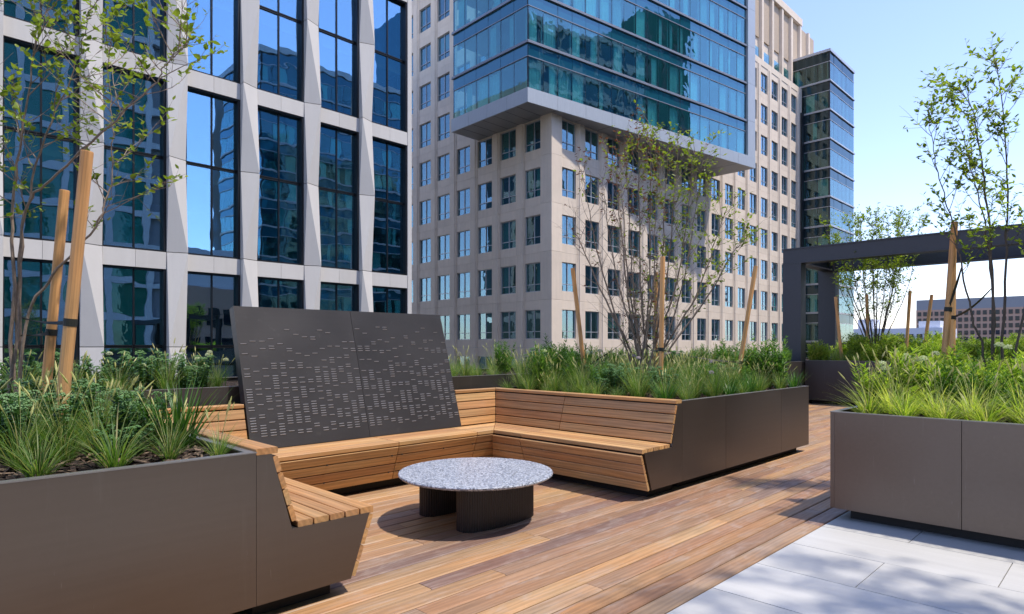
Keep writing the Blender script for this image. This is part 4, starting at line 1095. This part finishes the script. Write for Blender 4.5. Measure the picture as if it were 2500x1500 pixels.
def tie(label, keys, t, target, rad=0.012):
    a, b, d = SK[keys]; p = a + (b-a)*t; q = Vector(target)
    root = empty('tree_tie', p, label, 'strap', 'webbing tree ties')
    e = d.orthogonal().normalized(); rr = 0.0345
    MB().tube([p-d*0.022, p+d*0.022], rr, 14, False).build('collar', STRAP, root)
    v = q-p; n = 9; pts = [p + v*(i/n) - Vector((0,0,1))*0.05*v.length*math.sin(math.pi*i/n)*0.6 for i in range(n+1)]
    m = MB(); s = Vector((0,0,1)); w = 0.011
    vv = []; ff = []
    for i, x in enumerate(pts):
        dd = (pts[min(i+1,n)]-pts[max(i-1,0)]).normalized(); up = Matrix.Rotation(i*0.25, 3, dd) @ (dd.cross(s).normalized().cross(dd)); nn = dd.cross(up)*0.0016
        vv += [tuple(x-up*w-nn), tuple(x+up*w-nn), tuple(x+up*w+nn), tuple(x-up*w+nn)]
    for i in range(n):
        for k in range(4): ff.append((4*i+k, 4*i+(k+1)%4, 4*i+4+(k+1)%4, 4*i+4+k))
    m.add(vv, ff).build('strap', STRAP, root)
tie('black webbing strap from the leaning stake to the leafy tree', 'L1', 0.47, (0.60, 4.75, 1.60))
tie('black webbing strap on the shorter stake at the leafy tree', 'L2', 0.46, (0.62, 4.95, 1.50))
tie('black webbing strap from the upright stake to the bare tree', 'MF', 0.37, (7.38, 4.78, 1.40))
tie('black webbing strap from the split-topped stake to the bare tree', 'ML', 0.24, (7.32, 4.90, 1.62))
tie('black webbing strap from the stake near the pergola to the bare tree', 'MR', 0.27, (7.48, 4.75, 1.42))
tie('black webbing strap on the half hidden stake of the bare tree', 'MB', 0.36, (7.5, 4.85, 1.45))
tie('black webbing strap on the reddish stake', 'R1', 0.55, (7.45, 1.25, 2.20))
tie('black webbing strap on the second stake of the tiled side', 'R2', 0.55, (7.667, 1.031, 2.013))
tie('black webbing strap on the front column side under the pergola', 'F0', 0.33, (18.1, 4.8, 1.60))
tie('black webbing strap on the tallest stake under the pergola', 'F2', 0.33, (18.15, 4.8, 1.55))

# ------------------------------------------------------------------ trees
def tree(name, label, stems, seed, bark, leafmat, leaf=(0.045, 0.026), side_n=9, side_L=(0.35,0.8), twig_L=(0.12,0.3), leaf_from=0.35, leaf_p=1.0, r0=0.016,
         dead=None, leaf_objects=0, leaf_n=5, twig_n=5, rise=0.5):
    r = random.Random(seed); tr = MB(); br = MB(); LV = []; DV = []
    base = Vector(stems[0][0]); root = empty(name, base, label, 'tree')
    def curve(pts, m):
        P = [Vector(p) for p in pts]; out = []
        for i in range(len(P)-1):
            a = P[max(i-1,0)]; b = P[i]; c = P[i+1]; d = P[min(i+2,len(P)-1)]
            for k in range(m):
                t = k/m; out.append(0.5*((2*b)+(c-a)*t+(2*a-5*b+4*c-d)*t*t+(3*b-a-3*c+d)*t**3))
        out.append(P[-1]); return out
    def leaves_on(p, q, n, t_h, force=None):
        ax = (q-p)
        for i in range(n):
            t = r.uniform(0.15, 1.05); c = p+ax*t
            az = r.uniform(0, 6.283); d = (Vector((math.cos(az), math.sin(az), r.uniform(-0.55, 0.75)))+ax.normalized()*0.5).normalized()
            sd = d.cross(Vector((r.gauss(0,0.5), r.gauss(0,0.5), 1))).normalized(); s = r.uniform(0.6, 1.15)
            (DV if (dead and r.random() < dead(c)) else LV).append((c, d, sd, leaf[0]*s, leaf[1]*s*r.uniform(0.8, 1.15), r.uniform(-0.2, 0.45)))
    for pts in stems:
        P = curve(pts, 6); n = len(P); wob = [Vector((r.gauss(0, 0.006), r.gauss(0, 0.006), 0)) for _ in P]
        P = [p+w for p, w in zip(P, wob)]
        rr = r0*r.uniform(0.8, 1.15)
        tr.tube(P, [max(0.0022, rr*(1-0.86*(i/(n-1))**0.9)) for i in range(n)], 7)
        Ls = sum((P[i+1]-P[i]).length for i in range(n-1))
        k_side = max(2, int(side_n*Ls/3.0))
        for k in range(k_side):
            t = leaf_from + (1-leaf_from)*(k+r.random())/k_side; i = min(n-2, int(t*(n-1))); p = P[i]+(P[i+1]-P[i])*r.random()
            ax = (P[i+1]-P[i]).normalized(); az = r.uniform(0, 6.283)
            out = (ax*rise + Vector((math.cos(az), math.sin(az), r.uniform(0.0, 0.6)))*0.75).normalized()
            L = r.uniform(*side_L)*(1.15-0.6*t); q = [p]
            d = out
            for s in range(4):
                d = (d+Vector((r.gauss(0,0.13), r.gauss(0,0.13), r.gauss(0.06,0.1)))).normalized(); q.append(q[-1]+d*L/4)
            br.tube(q, [0.0042*(1.15-t*0.5), 0.0034, 0.0026, 0.0018, 0.001], 4, False)
            for tw in range(twig_n):
                j = r.randrange(1, 5); o = q[j]; d2 = (d+Vector((r.gauss(0,0.6), r.gauss(0,0.6), r.gauss(0.1,0.4)))).normalized(); tl = r.uniform(*twig_L)
                e1 = o+d2*tl*0.5+Vector((r.gauss(0,0.01), r.gauss(0,0.01), 0)); e2 = e1+(d2+Vector((r.gauss(0,0.2), r.gauss(0,0.2), r.gauss(0,0.2)))).normalized()*tl*0.5
                br.tube([o, e1, e2], [0.0017, 0.0012, 0.0007], 3, False)
                lp = leaf_p(e1) if callable(leaf_p) else leaf_p
                if r.random() < lp: leaves_on(o, e2, r.randint(max(1, leaf_n-2), leaf_n+2), t)
            lp = leaf_p(q[-1]) if callable(leaf_p) else leaf_p
            if r.random() < lp: leaves_on(q[2], q[-1], leaf_n, t)
        lp = leaf_p(P[-1]) if callable(leaf_p) else leaf_p
        if r.random() < lp: leaves_on(P[-4], P[-1], leaf_n+3, 1)
    tr.build('trunk', bark, root, smooth=True); br.build('branches', bark, root)
    v = []; f = []
    if leaf_objects:
        lme = []
        for k in range(4):
            a, b = [], []; leafquad(a, b, Vector((0,0,0)), Vector((1,0,0)), Vector((0,1,0)), 1.0, 0.56+0.06*k, -0.1+0.16*k)
            lme.append(MB().add(a, b).mesh('leaf', leafmat))
        pick = LV[:]; r.shuffle(pick); ob, LV = pick[:leaf_objects], pick[leaf_objects:]
        for (c, d, sd, L, Wd, fo) in ob:
            nn = d.cross(sd).normalized(); m = frame(c, d, sd, nn) @ Matrix.Diagonal((L, L, L, 1)); inst('leaf', r.choice(lme), root, m)
    for (c, d, sd, L, Wd, fo) in LV: leafquad(v, f, c, d, sd, L, Wd, fo)
    tag(MB().add(v, f).build('crown', leafmat, root), kind='stuff')
    if DV:
        v = []; f = []
        for (c, d, sd, L, Wd, fo) in DV: leafquad(v, f, c, (d-Vector((0,0,0.8))).normalized(), sd, L*0.9, Wd*0.7, 0.6)
        tag(MB().add(v, f).build('dry_leaves', LEAF_B, root), 'dry reddish brown leaves', kind='stuff')
    return root
# leafy tree by the leaning stakes
tree('leafy_tree', 'leafy multi-stem tree with small round leaves by the leaning stakes',
     [[(0.60,4.99,0.78),(0.635,4.951,1.548),(0.753,4.833,1.871),(0.905,4.681,2.099),(0.986,4.628,2.268),(1.025,4.632,2.459),(1.036,4.621,2.77),(1.025,4.632,3.108),(1.014,4.643,3.342)],
      [(0.58,5.02,0.78),(0.606,5.051,1.6),(0.643,5.014,2.277),(0.743,4.772,2.458),(0.937,4.508,2.72),(1.117,4.257,2.943),(1.204,4.17,3.098),(1.274,4.1,3.209),(1.325,4.05,3.30)],
      [(0.56,5.04,0.78),(0.59,5.051,1.809),(0.588,5.069,2.329),(0.643,5.014,2.848),(0.698,4.959,3.368),(0.808,4.849,3.783)],
      [(0.62,5.06,0.78),(0.63,5.09,1.6),(0.659,5.139,2.298),(0.783,5.015,2.884),(0.904,4.895,3.283),(0.951,4.848,3.602)],
      [(0.52,5.02,0.78),(0.42,5.0,1.6),(0.34,4.95,2.4),(0.30,4.9,3.2),(0.28,4.85,3.8)],
      [(0.50,5.0,0.78),(0.25,5.1,1.6),(0.05,5.2,2.4),(-0.05,5.3,3.3)]],
     41, BARK, LEAF, (0.047, 0.027), 19, (0.30,0.66), (0.10,0.24), 0.40, 0.85, 0.012, None, 280, 4, 5, 0.35)
# bare multi-stem tree
bx, by = 7.40, 4.82
tops = [(6.70,5.51,3.05),(6.78,5.43,3.85),(6.98,5.24,3.75),(7.10,5.10,4.05),(7.22,5.0,4.0),(7.36,4.9,4.35),(7.46,4.76,4.48),(7.62,4.60,4.15),(7.72,4.50,4.25),(7.88,4.33,4.1),(7.97,4.25,4.15),(8.20,4.02,3.35),(8.36,3.85,2.9),(7.5,5.3,3.9),(7.2,4.5,3.8)]
st = []
for i, (x, y, z) in enumerate(tops):
    a = i*2.4; o = (bx+0.06*math.cos(a), by+0.06*math.sin(a), 0.76)
    dx, dy = x-bx, y-by
    st.append([o, (bx+dx*0.20+0.05*math.cos(a), by+dy*0.20+0.05*math.sin(a), 1.30), (bx+dx*0.62, by+dy*0.62, 2.2+0.1*math.sin(a*3)), (bx+dx*0.85, by+dy*0.85, (2.2+z)/2+0.1), (x, y, z)])
def green_right(c):      # foliage has come back on the upper right side only
    t = (c.x-c.y) - (bx-by)
    return max(0.15, min(1.0, 0.62 + 0.45*t + 0.50*(c.z-3.2)))
tree('bare_tree', 'half bare multi-stem tree with sparse green and brown leaves', st, 43, BARK, LEAF_M, (0.062, 0.031), 26, (0.28,0.75), (0.10,0.28), 0.24, green_right, 0.021,
     lambda c: max(0.04, min(0.70, 0.40 - 0.5*((c.x-c.y)-(bx-by)))) , 0, 3, 4, 0.75)
# sunlit tree at the right
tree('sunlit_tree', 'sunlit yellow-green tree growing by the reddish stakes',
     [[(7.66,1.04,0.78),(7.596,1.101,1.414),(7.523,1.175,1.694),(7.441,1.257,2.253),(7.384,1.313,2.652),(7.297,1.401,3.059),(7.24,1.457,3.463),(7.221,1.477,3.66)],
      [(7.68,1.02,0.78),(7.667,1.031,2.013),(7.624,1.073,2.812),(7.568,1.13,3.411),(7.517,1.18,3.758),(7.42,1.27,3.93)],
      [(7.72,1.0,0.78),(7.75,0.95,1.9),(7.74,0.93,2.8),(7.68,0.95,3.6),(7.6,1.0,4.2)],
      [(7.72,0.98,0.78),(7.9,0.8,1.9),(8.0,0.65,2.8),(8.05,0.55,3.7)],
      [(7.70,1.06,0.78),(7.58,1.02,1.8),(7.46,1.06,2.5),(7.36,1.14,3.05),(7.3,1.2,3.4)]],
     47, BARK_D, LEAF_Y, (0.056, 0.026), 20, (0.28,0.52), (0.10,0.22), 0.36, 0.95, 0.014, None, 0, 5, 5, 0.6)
# twiggy tree under the pergola
bx, by = 18.05, 4.85; st = []
r_ = random.Random(5)
for i in range(15):
    a = i*2.4; q = 0.95*math.sqrt((i+0.5)/15); x, y = bx+q*1.25*math.cos(a), by+q*1.25*math.sin(a)
    st.append([(bx+0.08*math.cos(a), by+0.08*math.sin(a), 0.93), (bx+(x-bx)*0.25, by+(y-by)*0.25, 1.7), (bx+(x-bx)*0.75, by+(y-by)*0.75, 3.0), (x, y, 4.25+r_.uniform(-0.2,0.55))])
tree('twiggy_tree', 'twiggy multi-stem tree rising through the steel pergola', st, 53, BARK_D, LEAF_Y, (0.075, 0.034), 22, (0.3,0.65), (0.12,0.3), 0.42,
     lambda c: 0.2 if c.z < 2.9 else 0.95, 0.022, None, 0, 5, 4, 0.8)
# tall potted tree added on the tiles outside the view: it throws the soft leaf shade on tiles and deck and shows in the mirror glass
pot = planter('planter', 'square bronze pot added out of view for the shade-casting tree', 4.35, 5.15, -1.45, -0.65, 0.7, 0.62, BRONZE)
st = []
for i in range(9):
    a = i*2.4; q = 1.05*math.sqrt((i+0.5)/9)
    st.append([(4.75+0.05*math.cos(a), -1.05+0.05*math.sin(a), 0.58), (4.75+q*0.25*math.cos(a), -1.05+q*0.25*math.sin(a), 2.6), (4.75+q*0.8*math.cos(a), -1.05+q*0.8*math.sin(a), 4.4), (4.75+q*math.cos(a), -1.05+q*math.sin(a), 5.6+0.5*math.sin(i*1.7))])
tree('added_shade_tree', 'tall leafy multi-stem tree added out of view to shade the tiles', st, 61, BARK, LEAF, (0.075, 0.045), 16, (0.35,0.8), (0.15,0.35), 0.42, 0.42, 0.024, None, 0, 5, 4, 0.6)
